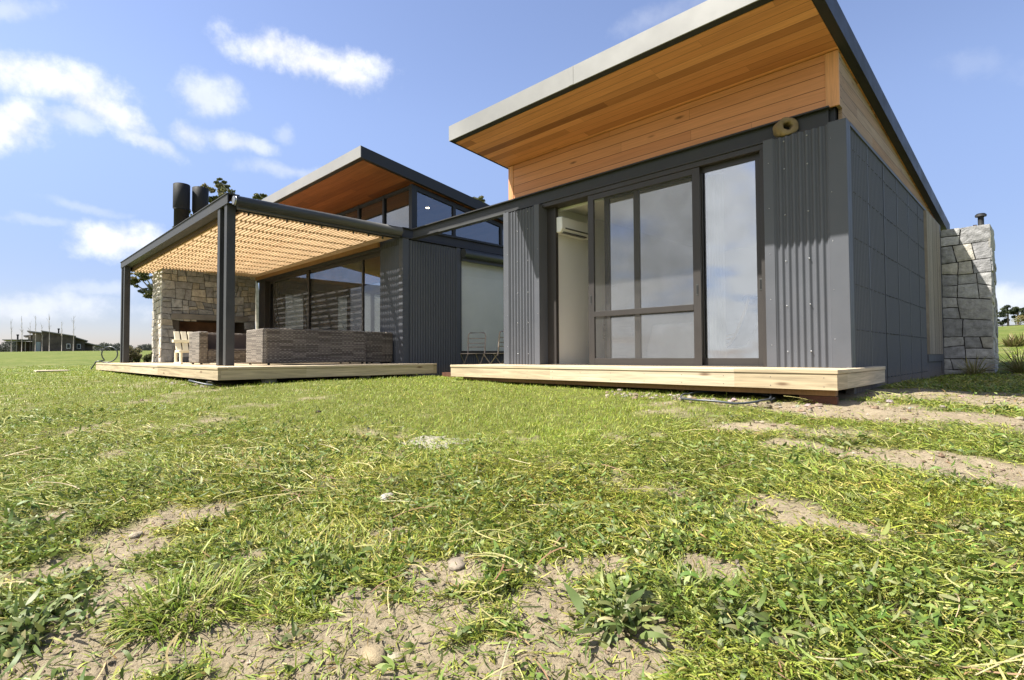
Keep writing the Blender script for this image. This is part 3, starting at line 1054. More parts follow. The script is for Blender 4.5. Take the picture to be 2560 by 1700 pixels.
def room_things():
    # air conditioner
    t = thing('air_conditioner', (-5.465, 6.75, 1.9), 'white split air conditioner on the wall inside the open door', 'air conditioner')
    def f(b):
        x = -5.468
        b.add([(x, 6.36, 1.91), (x + .17, 6.36, 1.90), (x + .21, 6.36, 1.96), (x + .20, 6.36, 2.14), (x, 6.36, 2.15),
               (x, 7.14, 1.91), (x + .17, 7.14, 1.90), (x + .21, 7.14, 1.96), (x + .20, 7.14, 2.14), (x, 7.14, 2.15)],
              [(0, 1, 2, 3, 4), (9, 8, 7, 6, 5), (0, 5, 6, 1), (1, 6, 7, 2), (2, 7, 8, 3), (3, 8, 9, 4)])
    part('casing', t, 'white_plastic', f, 0.015)
    def f(b):
        b.box(-5.30, -5.256, 6.44, 7.08, 1.955, 1.978)
        b.box(-5.33, -5.275, 6.42, 7.0, 1.898, 1.916)
    part('air_outlet', t, 'grey_slot', f)
    # bed with white cover
    t = thing('bed', (-4.2, 8.3, DZ), 'bed under a long white cover behind the insect screen', 'bed')
    def f(b):
        b.hexa([(-4.72, 7.75, DZ + .02), (-2.9, 7.75, DZ + .02), (-2.9, 9.8, DZ + .02), (-4.72, 9.8, DZ + .02)], [(-4.58, 7.80, .50), (-2.95, 7.80, .50), (-2.95, 9.8, .50), (-4.58, 9.8, .50)])
    part('cover', t, 'bed_cloth', f, 0.05)
    t2 = thing('wicker_chair', (-5.0, 7.6, DZ), 'round backed wicker chair beside the bed behind the screen', 'chair')
    def f(b):
        c = np.array([-4.98, 7.55])
        n = 18
        for k in range(2):
            r = 0.31 - 0.03 * k
            vs = []
            for i in range(n):
                a = 2 * math.pi * i / n
                for zz in (DZ + .02, 0.20, 0.62 if math.sin(a) > -0.3 else 0.28):
                    vs.append((c[0] + r * math.cos(a) * (1 if zz > .3 else .92), c[1] + r * math.sin(a), zz))
            fs = []
            for i in range(n):
                j = (i + 1) % n
                for q in range(2):
                    fs.append((i * 3 + q, j * 3 + q, j * 3 + q + 1, i * 3 + q + 1))
            b.add(vs, fs, 0, True)
        b.tube([(c[0] + .3 * math.cos(a), c[1] + .3 * math.sin(a), .63 if math.sin(a) > -.3 else .285) for a in np.linspace(0, 2 * math.pi, 24, endpoint=False)], 0.02, 6, closed=True)
    part('shell', t2, 'rattan', f)
    part('seat', t2, 'cushion', lambda b: b.tube([(-4.98, 7.55, .16), (-4.98, 7.55, .24)], .27, 18), 0.02)
    # bent-wood lounge chair seen from the side
    t = thing('lounge_chair', (-3.0, 7.3, DZ), 'bent wood lounge chair with dark sling behind the glass door', 'chair')
    prof = [(-3.34, .12), (-3.16, .10), (-3.02, .14), (-2.92, .30), (-2.86, .45), (-2.80, .60), (-2.76, .74)]
    for yy in (7.12, 7.62):
        part('side_frame', t, 'bent_wood', lambda b: (b.tube([(x, yy, z) for x, z in prof], .018, 6),
             b.tube([(-3.38, yy, DZ + .02), (-3.42, yy, .16), (-3.36, yy, .215), (-3.2, yy, .225), (-2.93, yy, .27)], .017, 6),
             b.tube([(-3.38, yy, DZ + .02), (-2.75, yy, DZ + .02)], .017, 6)))
    def f(b):
        vs, fs = [], []
        for x, z in prof:
            vs += [(x - .012, 7.14, z + .03), (x - .012, 7.60, z + .03), (x + .03, 7.14, z - .01), (x + .03, 7.60, z - .01)]
        for i in range(len(prof) - 1):
            a = i * 4
            fs += [(a, a + 1, a + 5, a + 4), (a + 3, a + 2, a + 6, a + 7), (a, a + 4, a + 6, a + 2), (a + 1, a + 3, a + 7, a + 5)]
        b.add(vs, fs, 0, True)
    part('sling', t, 'dark_cloth', f)
    part('headrest', t, 'dark_cloth', lambda b: b.tube([(-2.79, 7.15, .72), (-2.79, 7.59, .72)], .07, 10))
    # curtain
    t = thing('curtain', (-2.9, 6.55, DZ), 'white curtain drawn aside behind the right glass door', 'curtain')
    def f(b):
        n = 60
        vs, fs = [], []
        for zz in (DZ + .02, 2.26):
            for i in range(n + 1):
                q = i / n
                vs.append((-3.05 + .22 * q, 6.56 + .035 * math.sin(q * 38), zz))
        for i in range(n):
            fs.append((i, i + 1, n + 2 + i, n + 1 + i))
        b.add(vs, fs, 0, True)
    part('cloth', t, 'curtain_cloth', f)


room_things()

# grindstone ring on the panel
RG = thing('stone_ring', (-1.99, 6.2, ZT), 'round brown stone ring standing on top of the corrugated corner panel', 'stone ring')


def ring_part(b):
    c = np.array([-1.985, 6.22, ZT + 0.098])
    n, k = 28, 14
    ca, sa = math.cos(R(38)), math.sin(R(38))
    vs, fs = [], []
    for i in range(n):
        a = 2 * math.pi * i / n
        for j in range(k):
            q = 2 * math.pi * j / k
            rr = 0.068 + 0.032 * math.copysign(abs(math.cos(q)) ** .45, math.cos(q)) + 0.004 * math.sin(5 * a + q * 2)
            ax = 0.075 * math.copysign(abs(math.sin(q)) ** .45, math.sin(q)) + .004 * math.sin(3 * a)
            lx = rr * math.cos(a) * 1.2
            vs.append((c[0] + lx * ca - ax * sa, c[1] + lx * sa + ax * ca, c[2] + rr * math.sin(a)))
    for i in range(n):
        for j in range(k):
            fs.append((i * k + j, ((i + 1) % n) * k + j, ((i + 1) % n) * k + (j + 1) % k, i * k + (j + 1) % k))
    b.add(vs, fs, 0, True)


part('ring', RG, 'ring_stone', ring_part)

# ------------------------------------------------------------------ left pavilion
HL = thing('pavilion', (-12.5, 6.2, -0.45), 'farther charcoal metal pavilion with clerestory glass and raised roof behind the pergola', 'house')
XL, YF = -9.22, 6.10


def left_pavilion():
    ZL = 2.40
    def f(b):
        corrugated(b, 'y', 6.26, 7.50, -0.5, ZL - .02, XL, 1)
        b.box(XL - .09, XL - .03, 6.15, 7.6, -.5, ZL - .022)
        screws(b, 'y', [6.3, 6.6, 6.9, 7.2, 7.45], [0.0, .55, 1.1, 1.65, 2.15], XL, 1, 1, .007, .008)
    part('wall_panel', HL, ['sheet', 'screw_dark'], f)
    def f(b):
        b.box(XL - .14, XL + .005, YF, YF + .15, -.5, ZL)
        screws(b, 'y', [YF + .08], [0.1, .8, 1.5, 2.2], XL + .005, 1, 1, .007, .006)
    part('corner_flashing', HL, ['sheet', 'screw_dark'], f, .004)
    bxp('edge_flashing', HL, 'sheet', XL - .09, XL + .004, 7.50, 7.615, -.5, ZL - .001, bevel=.003)
    def f(b):
        corrugated(b, 'x', -10.07, XL - .142, DZ - .02, ZL - .02, YF + .004, -1)
        b.box(-10.07, XL - .15, YF + .03, YF + .15, DZ - .02, ZL - .021)
        screws(b, 'x', [-9.9, -9.6], [0.0, .55, 1.1, 1.65, 2.15], YF + .004, -1, 1, .007, .008)
    part('wall_panel', HL, ['sheet', 'screw_dark'], f)
    # low wall and window on the side
    def f(b):
        corrugated(b, 'y', 7.617, 11.4, -.5, .03, XL - .05, 1)
        b.box(XL - .14, XL - .075, 7.62, 11.4, -.5, .035)
    part('low_wall', HL, 'sheet', f)
    def f(b):
        b.box(XL - .12, XL - .02, 7.618, 11.4, .036, .10)
        b.box(XL - .12, XL - .02, 7.618, 7.66, .10, 2.38)
        b.box(XL - .12, XL - .02, 9.45, 9.52, .10, 2.38)
    win = part('window', HL, 'alu', f, .003)
    bxp('pane', win, 'pane_clear', XL - .045, XL - .039, 7.661, 11.35, .101, 2.38)
    bxp('roller_blind', win, 'blind_cloth', XL - .095, XL - .09, 7.62, 11.3, .115, 2.36)
    part('blind_cassette', HL, 'cassette', lambda b: (b.tube([(XL + .075, 7.63, 2.275), (XL + .075, 11.3, 2.275)], .10, 20), b.box(XL + .0, XL + .06, 7.63, 11.3, 2.11, 2.19)))
    # beams
    def f(b):
        b.box(XL - .10, XL - .03, 6.105, 11.9, ZL + .016, 2.60)
        b.box(XL - .14, XL + .02, 6.10, 11.9, 2.60, 2.615)
        b.box(XL - .14, XL + .02, 6.10, 11.9, ZL + .001, ZL + .016)
    part('steel_beam', HL, 'steel_paint', f)
    def f(b):
        b.box(-17.2, XL - .141, 6.11, 6.20, 2.28, 2.60)
        b.box(-17.2, XL - .141, 6.06, 6.24, 2.60, 2.614)
    part('steel_beam', HL, 'steel_paint', f)
    bxp('flat_roof', HL, 'charcoal', -17.2, XL - .142, 6.242, 6.36, 2.585, 2.612)
    # clerestory
    zs = lambda y: 3.735 - 0.15 * (y - 5.10)
    YG = 6.36
    def bar(b, x0, x1, y0, y1, z0, lift=0.0):
        b.hexa([(x0, y0, z0), (x1, y0, z0), (x1, y1, z0), (x0, y1, z0)], [(x0, y0, zs(y0) - lift), (x1, y0, zs(y0) - lift), (x1, y1, zs(y1) - lift), (x0, y1, zs(y1) - lift)])
    def f(b):
        bar(b, -9.335, -9.225, YG - .03, YG + .10, 2.616)
        for x in (-10.33, -11.42, -12.52, -13.62, -14.7, -15.8):
            bar(b, x - .035, x + .035, YG - .03, YG + .05, 2.617)
        b.box(-16.9, -9.336, YG - .02, YG + .04, 2.617, 2.65)
        b.box(-16.9, -9.336, YG - .02, YG + .04, zs(YG) - .07, zs(YG) - .002)
    part('clerestory_frame', HL, 'charcoal', f)
    def f(b):
        for y in (7.46, 8.90, 10.3):
            bar(b, -9.30, -9.23, y - .035, y + .035, 2.618)
        y0, y1 = YG + .10, 11.4
        b.hexa([(-9.30, y0, zs(y0) - .09), (-9.232, y0, zs(y0) - .09), (-9.232, y1, zs(y1) - .09), (-9.30, y1, zs(y1) - .09)],
               [(-9.30, y0, zs(y0)), (-9.232, y0, zs(y0)), (-9.232, y1, zs(y1)), (-9.30, y1, zs(y1))])
        b.box(-9.30, -9.233, y0, y1, 2.6185, 2.65)
    part('clerestory_frame', HL, 'charcoal', f)
    for x0, x1 in ((-10.295, -9.336), (-11.385, -10.365), (-12.485, -11.455), (-13.585, -12.555), (-14.665, -13.655), (-15.765, -14.735), (-16.9, -15.835)):
        bxp('clerestory_pane', HL, 'pane_sky', x0, x1, YG + .005, YG + .011, 2.65, zs(YG) - .07)
    for y0, y1 in ((YG + .10, 7.425), (7.495, 8.865), (8.935, 10.265), (10.335, 11.4)):
        part('clerestory_pane', HL, 'pane_sky', lambda b: b.hexa([(-9.27, y0, 2.65), (-9.264, y0, 2.65), (-9.264, y1, 2.65), (-9.27, y1, 2.65)],
             [(-9.27, y0, zs(y0) - .09), (-9.264, y0, zs(y0) - .09), (-9.264, y1, zs(y1) - .09), (-9.27, y1, zs(y1) - .09)]))
    # roof
    x0, x1, y0, y1 = -17.6, -9.115, 5.10, 12.4
    zt = lambda y: 3.985 - 0.15 * (y - y0)
    zb = lambda y: 3.765 - 0.15 * (y - y0)
    e = .012
    RF = MB()
    RF.hexa([(x0 + e, y0 + e, zb(y0) + .01), (x1 - e, y0 + e, zb(y0) + .01), (x1 - e, y1 - e, zb(y1) + .01), (x0 + e, y1 - e, zb(y1) + .01)],
            [(x0 + e, y0 + e, zt(y0) - .012), (x1 - e, y0 + e, zt(y0) - .012), (x1 - e, y1 - e, zt(y1) - .012), (x0 + e, y1 - e, zt(y1) - .012)])
    roof = RF.build('roof', 'charcoal', HL)
    def fas(b, xa, xb, ya, yb):
        b.hexa([(xa, ya, zb(ya)), (xb, ya, zb(ya)), (xb, yb, zb(yb)), (xa, yb, zb(yb))], [(xa, ya, zt(ya)), (xb, ya, zt(ya)), (xb, yb, zt(yb)), (xa, yb, zt(yb))])
    part('fascia', roof, 'fascia_paint', lambda b: fas(b, x0, x1, y0, y0 + e))
    part('fascia', roof, 'charcoal', lambda b: fas(b, x1 - e, x1, y0 + e + .001, y1))  # shaded side again: its shade is put into the colour as charcoal
    part('fascia', roof, 'charcoal', lambda b: fas(b, x0, x0 + e, y0 + e + .001, y1))
    def f(b):
        def z(y): return zb(y) + .004
        a0, a1, c0, c1 = x0 + .06, x1 - .10, y0 + .11, y1 - .1
        b.hexa([(a0, c0, z(c0)), (a1, c0, z(c0)), (a1, c1, z(c1)), (a0, c1, z(c1))], [(a0, c0, z(c0) + .02), (a1, c0, z(c0) + .02), (a1, c1, z(c1) + .02), (a0, c1, z(c1) + .02)])
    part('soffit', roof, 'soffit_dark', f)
    # glazed front on the deck
    yd = 6.15
    def leaf(name, xa, xb, y, st=.07):
        def f(b):
            b.box(xa, xa + st, y, y + .04, DZ + .01, 2.26)
            b.box(xb - st, xb, y, y + .04, DZ + .01, 2.26)
            b.box(xa + st, xb - st, y + .001, y + .039, 2.18, 2.26)
            b.box(xa + st, xb - st, y + .001, y + .039, DZ + .01, DZ + .10)
        d = part(name, HL, 'alu', f)
        bxp('pane', d, 'pane_dark', xa + st, xb - st, y + .017, y + .023, DZ + .10, 2.18)
        if name == 'sliding_door':
            part('insect_mesh', d, 'insect_mesh', lambda b: b.add([(xa + st, y + .006, DZ + .10), (xb - st, y + .006, DZ + .10), (xb - st, y + .006, 2.18), (xa + st, y + .006, 2.18)], [(0, 1, 2, 3)]))
    leaf('sliding_door', -15.99, -13.63, yd)
    leaf('sliding_door', -13.90, -10.94, yd + .05)
    leaf('fixed_window', -10.95, -10.08, yd + .02, .05)
    leaf('fixed_window', -16.50, -15.90, yd + .09, .05)
    bxp('door_frame', HL, 'alu', -17.0, -16.51, 6.115, 6.30, DZ, 2.27)
    bxp('door_head', HL, 'alu', -16.50, -10.071, 6.12, 6.30, 2.262, 2.279)
    # room inside
    bxp('inner_floor', HL, 'inner_floor', -17.2, -9.4, 6.32, 11.4, DZ - .05, DZ - .005)
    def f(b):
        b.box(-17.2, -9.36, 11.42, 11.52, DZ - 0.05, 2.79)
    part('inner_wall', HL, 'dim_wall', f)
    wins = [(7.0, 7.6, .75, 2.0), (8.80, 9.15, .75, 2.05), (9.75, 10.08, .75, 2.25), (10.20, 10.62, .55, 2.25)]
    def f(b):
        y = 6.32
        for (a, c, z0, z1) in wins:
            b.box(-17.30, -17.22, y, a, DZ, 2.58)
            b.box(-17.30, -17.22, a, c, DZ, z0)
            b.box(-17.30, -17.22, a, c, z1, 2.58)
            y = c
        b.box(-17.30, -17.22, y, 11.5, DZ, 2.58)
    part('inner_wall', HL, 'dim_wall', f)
    for (a, c, z0, z1) in wins:
        bxp('roller_blind', HL, 'lit_blind', -17.27, -17.262, a, c, z0, z1)


left_pavilion()

DLt = thing('ceiling_light', (-9.95, 7.26, 3.39), 'small lit downlight on the ceiling behind the clerestory glass', 'light')
part('trim_ring', DLt, 'white_plastic', lambda b: b.tube([(-9.953, 7.257, 3.378), (-9.953, 7.257, 3.42)], .050, 16))
part('lamp', DLt, 'lamp_glow', lambda b: b.tube([(-9.953, 7.257, 3.368), (-9.953, 7.257, 3.374)], .042, 16))

# ------------------------------------------------------------------ decks


def deck(name, x0, x1, y0, y1, label, piles, along='x'):
    t = thing(name, ((x0 + x1) / 2, (y0 + y1) / 2, -0.45), label, 'deck')
    T = DZ
    bxp('boards', t, 'deck_x' if along == 'x' else 'deck_y', x0 + .03, x1 - .03, y0 + .03, y1, T - .03, T - .0005)
    # nosing boards
    part('edge_board', t, 'fascia_x', lambda b: b.box(x0 - .008, x1 + .008, y0 - .008, y0 + .12, T - .036, T + .002), .006)
    part('edge_board', t, 'fascia_y', lambda b: b.box(x1 - .12, x1 + .008, y0 + .1205, y1, T - .036, T + .002), .006)
    part('edge_board', t, 'fascia_y', lambda b: b.box(x0 - .008, x0 + .12, y0 + .1205, y1, T - .036, T + .002), .006)
    def f(b):
        b.box(x0, x1, y0, y0 + .035, T - .178, T - .0385)
        for sx in np.arange(x0 + .3, x1, .45):
            for zz in (T - .07, T - .15):
                b.dome((sx, y0, zz), (0, -1, 0), .005, .002, 1)
    part('fascia_board', t, ['fascia_x', 'screw_dark'], f, .004)
    for xa in (x1 - .035, x0):
        def f(b):
            b.box(xa, xa + .035, y0 + .036, y1, T - .178, T - .0385)
        part('fascia_board', t, 'fascia_y', f, .004)
    def f(b):
        for yy in np.arange(y0 + .3, y1, .5):
            b.box(x0 + .05, x1 - .05, yy, yy + .045, T - .17, T - .031)
    part('joists', t, 'rafter', f)
    for (px, py, r, kind) in piles:
        zg = float(ground_base(px, py)) - .12
        if kind == 'round':
            part('pile', t, 'block', lambda b: b.tube([(px, py, zg), (px, py, T - .172)], r, 16), .006)
        elif kind == 'block':
            part('pile', t, 'block', lambda b: b.box(px - r, px + r, py - .1, py + .1, zg, T - .26), .008)
        else:
            part('pile', t, 'rafter', lambda b: b.box(px - r, px + r, py - .05, py + .05, zg, T - .178), .004)
    return t


DK = deck('deck', -6.67, -1.315, 5.306, 7.26 - .05, 'pale pine deck step along the sliding doors of the nearer pavilion',
          [(-1.62, 5.9, .09, 'post'), (-1.60, 6.55, .17, 'block'), (-3.0, 5.75, .05, 'post'), (-4.2, 5.75, .05, 'post'), (-5.4, 5.75, .05, 'post'), (-6.3, 5.75, .05, 'post')])
# rear of the deck only wraps the corner: board under the wall stays hidden
bxp('steel_bearer', DK, 'rust', -1.66, -1.35, 5.42, 5.47, -.52, DZ - .24)
bxp('bearer', DK, 'rafter', -6.5, -1.36, 5.42, 5.50, DZ - .235, DZ - .18)
DK2 = deck('deck', -18.45, -8.07, 2.37, 6.09, 'broad pale pine deck under the slatted pergola with rattan seating',
           [(-8.32, 3.15, .11, 'round'), (-8.32, 4.75, .10, 'round'), (-8.32, 5.75, .09, 'round'), (-10.5, 2.75, .09, 'round'), (-13.5, 2.75, .09, 'round'), (-16.5, 2.75, .09, 'round')])
part('under_panel', DK2, 'soot_black', lambda b: b.box(-18.2, -8.9, 3.6, 3.7, -.7, DZ - .18))  # upright near-black sheets set back beneath the deck
part('under_panel', DK2, 'soot_black', lambda b: b.box(-8.95, -8.9, 3.71, 6.0, -.7, DZ - .18))
bxp('steel_bearer', DK2, 'rust', -8.35, -8.12, 2.42, 2.52, -.55, -.40)
bxp('steel_bearer', DK2, 'rust', -7.95, -7.4, 6.12, 6.2, -.55, -.30)

# ------------------------------------------------------------------ pergola
PG = thing('pergola', (-13.5, 4.4, DZ), 'steel pergola with close timber slats over the broad deck', 'pergola')


def pergola():
    # double posts with a recessed web
    def post(xr, y0):
        d = .125
        for x1 in (xr, xr - .345):
            part('post', PG, 'steel_paint', lambda b: b.box(x1 - d, x1, y0, y0 + d + .01, DZ, 2.485), .004)
        part('post_web', PG, 'charcoal', lambda b: b.box(xr - .345 + .0005, xr - d - .0005, y0 + .118, y0 + .130, DZ, 2.484))  # darker than the posts: the shade of the gap is put into its colour
    post(-9.40, 2.87)
    post(-17.77, 2.87)
    # front beam (channel with wide bottom flange)
    def f(b):
        b.box(-18.24, -9.335, 2.855, 2.87, 2.50, 2.640)
        b.box(-18.26, -9.33, 2.84, 3.04, 2.640, 2.655)
        b.box(-18.24, -9.335, 2.855, 3.04, 2.487, 2.50)
    part('front_beam', PG, 'steel_paint', f)
    part('side_beam', PG, 'steel_paint', lambda b: (b.box(-9.41, -9.395, 3.045, 6.06, 2.40, 2.60), b.box(-9.46, -9.335, 3.045, 6.06, 2.602, 2.616)))
    part('side_beam', PG, 'steel_paint', lambda b: b.box(-18.24, -18.22, 3.045, 6.06, 2.42, 2.60))
    # rafters above the slats
    def f(b):
        for x in np.arange(-18.0, -9.5, .60):
            b.box(x, x + .065, 3.062, 6.055, 2.4605, 2.58)
    part('rafters', PG, 'dark_rafter', f)
    bxp('wall_plate', PG, 'dark_rafter', -18.2, -9.42, 3.045, 3.0605, 2.40, 2.60)
    # slats
    rnd = random.Random(4)
    def f(b):
        y = 3.108
        k = 0
        while y < 6.04:
            jz = rnd.uniform(-.002, .002)
            b.box(-18.2, -9.42, y, y + .028, 2.408 + jz, 2.456 + jz)
            y += .074
            k += 1
    part('slats', PG, 'batten', f)
    bxp('wall_plate', PG, 'rafter', -17.2, -10.0, 6.005, 6.055, 2.32, 2.41)
    # roller blind cassette on the right side with its brackets
    part('blind_cassette', PG, 'cassette', lambda b: (b.tube([(-9.20, 2.93, 2.515), (-9.20, 6.05, 2.515)], .083, 22), b.box(-9.30, -9.22, 2.98, 6.05, 2.40, 2.45)))
    part('cassette_cap', PG, 'screw', lambda b: b.tube([(-9.20, 2.90, 2.515), (-9.20, 2.929, 2.515)], .070, 18))
    for y in np.arange(3.2, 6.0, .32):
        bxp('slat_bracket', PG, 'charcoal', -9.44, -9.412, y, y + .02, 2.36, 2.411)


pergola()

# ------------------------------------------------------------------ stone walls
STONE_TONES = [(0.29, 0.275, 0.25), (0.34, 0.325, 0.29), (0.25, 0.24, 0.225), (0.37, 0.335, 0.26), (0.30, 0.285, 0.265), (0.22, 0.215, 0.205), (0.40, 0.37, 0.31)]


def stone_face(name, parent, to3d, s0, s1, t0, t1, seed, big=0.5, gap=0.008, holes=(), tones=STONE_TONES, rough=0.014):
    """irregular ashlar: rectangles split again and again with slanting cuts; every stone is a bulged, rough block"""
    rnd = random.Random(seed)
    polys = []

    def split(q, depth):
        (a, b, c, d) = [np.array(p) for p in q]
        wd = (np.linalg.norm(b - a) + np.linalg.norm(c - d)) / 2
        hg = (np.linalg.norm(d - a) + np.linalg.norm(c - b)) / 2
        lim = big * rnd.uniform(.62, 1.25)
        if max(wd, hg * 1.35) < lim or depth > 9:
            polys.append((a, b, c, d))
            return
        f = rnd.uniform(.32, .68)
        j = rnd.uniform(-.05, .05)
        f1, f2 = min(.8, max(.2, f + j)), min(.8, max(.2, f - j))
        if wd > hg * 1.45 or (wd > hg * .9 and rnd.random() < .35):
            m1, m2 = a + (b - a) * f1, d + (c - d) * f2
            split((a, m1, m2, d), depth + 1)
            split((m1, b, c, m2), depth + 1)
        else:
            m1, m2 = a + (d - a) * f1, b + (c - b) * f2
            split((a, b, m2, m1), depth + 1)
            split((m1, m2, c, d), depth + 1)
    split(((s0, t0), (s1, t0), (s1, t1), (s0, t1)), 0)
    VS, FS, TN = [], [], []
    cnt = 0
    for q in polys:
        cen = sum(q) / 4
        if any(h[0] < cen[0] < h[1] and h[2] < cen[1] < h[3] for h in holes):
            continue
        w_ = np.linalg.norm(q[1] - q[0])
        h_ = np.linalg.norm(q[3] - q[0])
        g1 = min(.35, gap * rnd.uniform(.25, 1.2) / max(w_, .02))
        g2 = min(.35, gap * rnd.uniform(.25, 1.2) / max(h_, .02))
        nu = max(5, int(w_ / .028))
        nv = max(5, int(h_ / .028))
        q1, q2 = min(.3, .005 / max(w_, .02)), min(.3, .005 / max(h_, .02))
        uu = np.concatenate([[g1], np.linspace(g1 + q1 * (1 - 2 * g1), 1 - g1 - q1 * (1 - 2 * g1), nu - 1), [1 - g1]])
        vv = np.concatenate([[g2], np.linspace(g2 + q2 * (1 - 2 * g2), 1 - g2 - q2 * (1 - 2 * g2), nv - 1), [1 - g2]])
        U, V_ = np.meshgrid(uu, vv, indexing='ij')
        P = ((1 - U) * (1 - V_))[..., None] * q[0] + (U * (1 - V_))[..., None] * q[1] + (U * V_)[..., None] * q[2] + ((1 - U) * V_)[..., None] * q[3]
        ox, oy = rnd.uniform(0, 90), rnd.uniform(0, 90)
        # ragged outline
        P = P + np.stack([vnoise(P[..., 0] * 22 + ox, P[..., 1] * 22, 4) - .5, vnoise(P[..., 0] * 22, P[..., 1] * 22 + oy, 9) - .5], -1) * .008
        edge = np.minimum(np.minimum(U - g1, 1 - g1 - U) * w_, np.minimum(V_ - g2, 1 - g2 - V_) * h_)
        dep = rnd.uniform(.012, .036) + (fbm(P[..., 0] * 7 + ox, P[..., 1] * 7 + oy, 3, 4, .6) - .5) * rough * 2.2
        tilt = (U - .5) * rnd.uniform(-.012, .012) + (V_ - .5) * rnd.uniform(-.012, .012)
        D = np.where(edge < 1e-6, -.015, (dep + tilt) * (1 - np.exp(-(edge + .003) / .0045)))
        W = to3d(P[..., 0], P[..., 1], D).reshape(-1, 3)
        i, j = np.meshgrid(np.arange(nu), np.arange(nv), indexing='ij')
        k = nv + 1
        F = np.stack([i * k + j, (i + 1) * k + j, (i + 1) * k + j + 1, i * k + j + 1], -1).reshape(-1, 4) + cnt
        base = np.array(rnd.choice(tones)) * rnd.uniform(.8, 1.15)
        TN.append(np.tile(base, (len(W), 1)))
        VS.append(W)
        FS.append(F)
        cnt += len(W)
    return np_mesh(name, np.concatenate(VS), np.concatenate(FS), 'stone', np.concatenate(TN), parent, False)


# chimney block behind the right pavilion
CH = thing('stone_chimney', (-1.05, 13.1, -0.40), 'grey rough stone chimney block at the end of the corrugated side wall', 'chimney')


def chimney_right():
    x0, x1, y0, y1, z0, z1 = -1.95, -0.70, 12.68, 13.55, -0.62, 2.29
    bxp('core', CH, 'joint', x0 + .02, x1 - .02, y0 + .02, y1 - .02, z0, z1 - .02)
    GREY = [(0.34, 0.34, 0.335), (0.38, 0.375, 0.365), (0.29, 0.29, 0.295), (0.42, 0.40, 0.35), (0.36, 0.355, 0.345), (0.31, 0.31, 0.31)]
    def top(s):
        return z1 + .03 * np.sin(s * 5)
    stone_face('stone_facing', CH, lambda s, t, d: np.stack([s, y0 + .015 - d, t], -1), -1.40, x1, z0, z1, 12, .50, .006, tones=GREY)
    stone_face('stone_facing', CH, lambda s, t, d: np.stack([x1 - .015 + d, s, t], -1), y0, y1, z0, z1, 5, .5, .007, tones=GREY)
    stone_face('stone_facing', CH, lambda s, t, d: np.stack([s, t, z1 - .02 + d * .8], -1), x0, x1, y0, y1, 8, .5, .007, tones=GREY)
    fl = part('flue', CH, 'flue_black', lambda b: b.tube([(-.845, 13.0, z1 - .05), (-.845, 13.0, 2.47), (-.845, 13.0, 2.50)], .045, 14))
    part('cap', fl, 'flue_black', lambda b: b.tube([(-.845, 13.0, 2.50), (-.845, 13.0, 2.53), (-.845, 13.0, 2.555)], [.082, .085, .06], 16))
    part('pipe_stub', CH, 'rust', lambda b: b.tube([(-.93, 13.0, z1 - .05), (-.93, 13.0, 2.36)], .03, 10))


chimney_right()

FP = thing('stone_fireplace', (-17.5, 4.8, DZ), 'tall outdoor stone fireplace with concrete lintel at the end of the deck', 'fireplace')


def fireplace():
    X = -17.0
    y0, y1, z0, z1 = 3.575, 6.02, DZ, 2.80
    def f(b):
        b.box(X - 1.05, X - .03, y0 + .02, 4.0, z0, z1)
        b.box(X - 1.05, X - .03, 5.72, y1, z0, z1)
        b.box(X - 1.05, X - .03, 4.0, 5.72, 1.07, z1)
        b.box(X - 1.05, X - .03, 4.0, 5.72, z0, .30)
    part('core', FP, 'joint', f)
    part('firebox', FP, ['firebrick', 'soot_black'], lambda b: (b.box(X - 1.04, X - .85, 4.001, 5.719, .301, 1.069, 0), b.box(X - .849, X - .05, 4.001, 4.03, .301, 1.069, 1), b.box(X - .849, X - .05, 5.69, 5.719, .301, 1.069, 1),
                                                        b.box(X - .849, X - .05, 4.031, 5.689, .301, .33, 1), b.box(X - .849, X - .05, 4.031, 5.689, 1.04, 1.069, 1)))
    stone_face('stone_facing', FP, lambda s, t, d: np.stack([X - .018 + d, s, t], -1), y0, y1, z0, 2.47, 31, .40, .005,
               holes=((3.96, 5.75, .24, 1.06),), tones=[(0.27, 0.285, 0.30), (0.31, 0.32, 0.33), (0.235, 0.245, 0.26), (0.35, 0.335, 0.295), (0.215, 0.225, 0.235)])
    stone_face('stone_facing', FP, lambda s, t, d: np.stack([X - 1.05 + (s), y0 + .018 - d, t], -1), 0, 1.05, z0, 2.47, 32, .40, .010,
               tones=[(0.56, 0.53, 0.47), (0.50, 0.47, 0.42), (0.60, 0.56, 0.49)], rough=.02)  # sunlight on this side is put into its paler stone tones
    part('lintel', FP, 'concrete', lambda b: b.box(X - .25, X + .048, 3.80, 5.80, 1.055, 1.205), .006)
    part('hearth', FP, 'concrete', lambda b: b.box(X - .25, X + .06, 3.85, 5.80, .16, .30), .006)
    for yc in (4.12, 4.60):
        xc = X - .42
        def f(b):
            b.tube([(xc, yc, 2.4), (xc, yc, 4.24)], .185, 24)
        fl = part('flue', FP, 'flue_black', f)
        part('cowl', fl, 'flue_black', lambda b: b.tube([(xc, yc, 4.20), (xc, yc, 4.235), (xc, yc, 4.92), (xc, yc, 4.93)], [.19, .212, .212, .20], 26))
    part('chimney_top', FP, 'joint', lambda b: b.box(X - .9, X - .1, 3.7, 5.0, 2.5, 2.86))


fireplace()

# ------------------------------------------------------------------ furniture on the deck


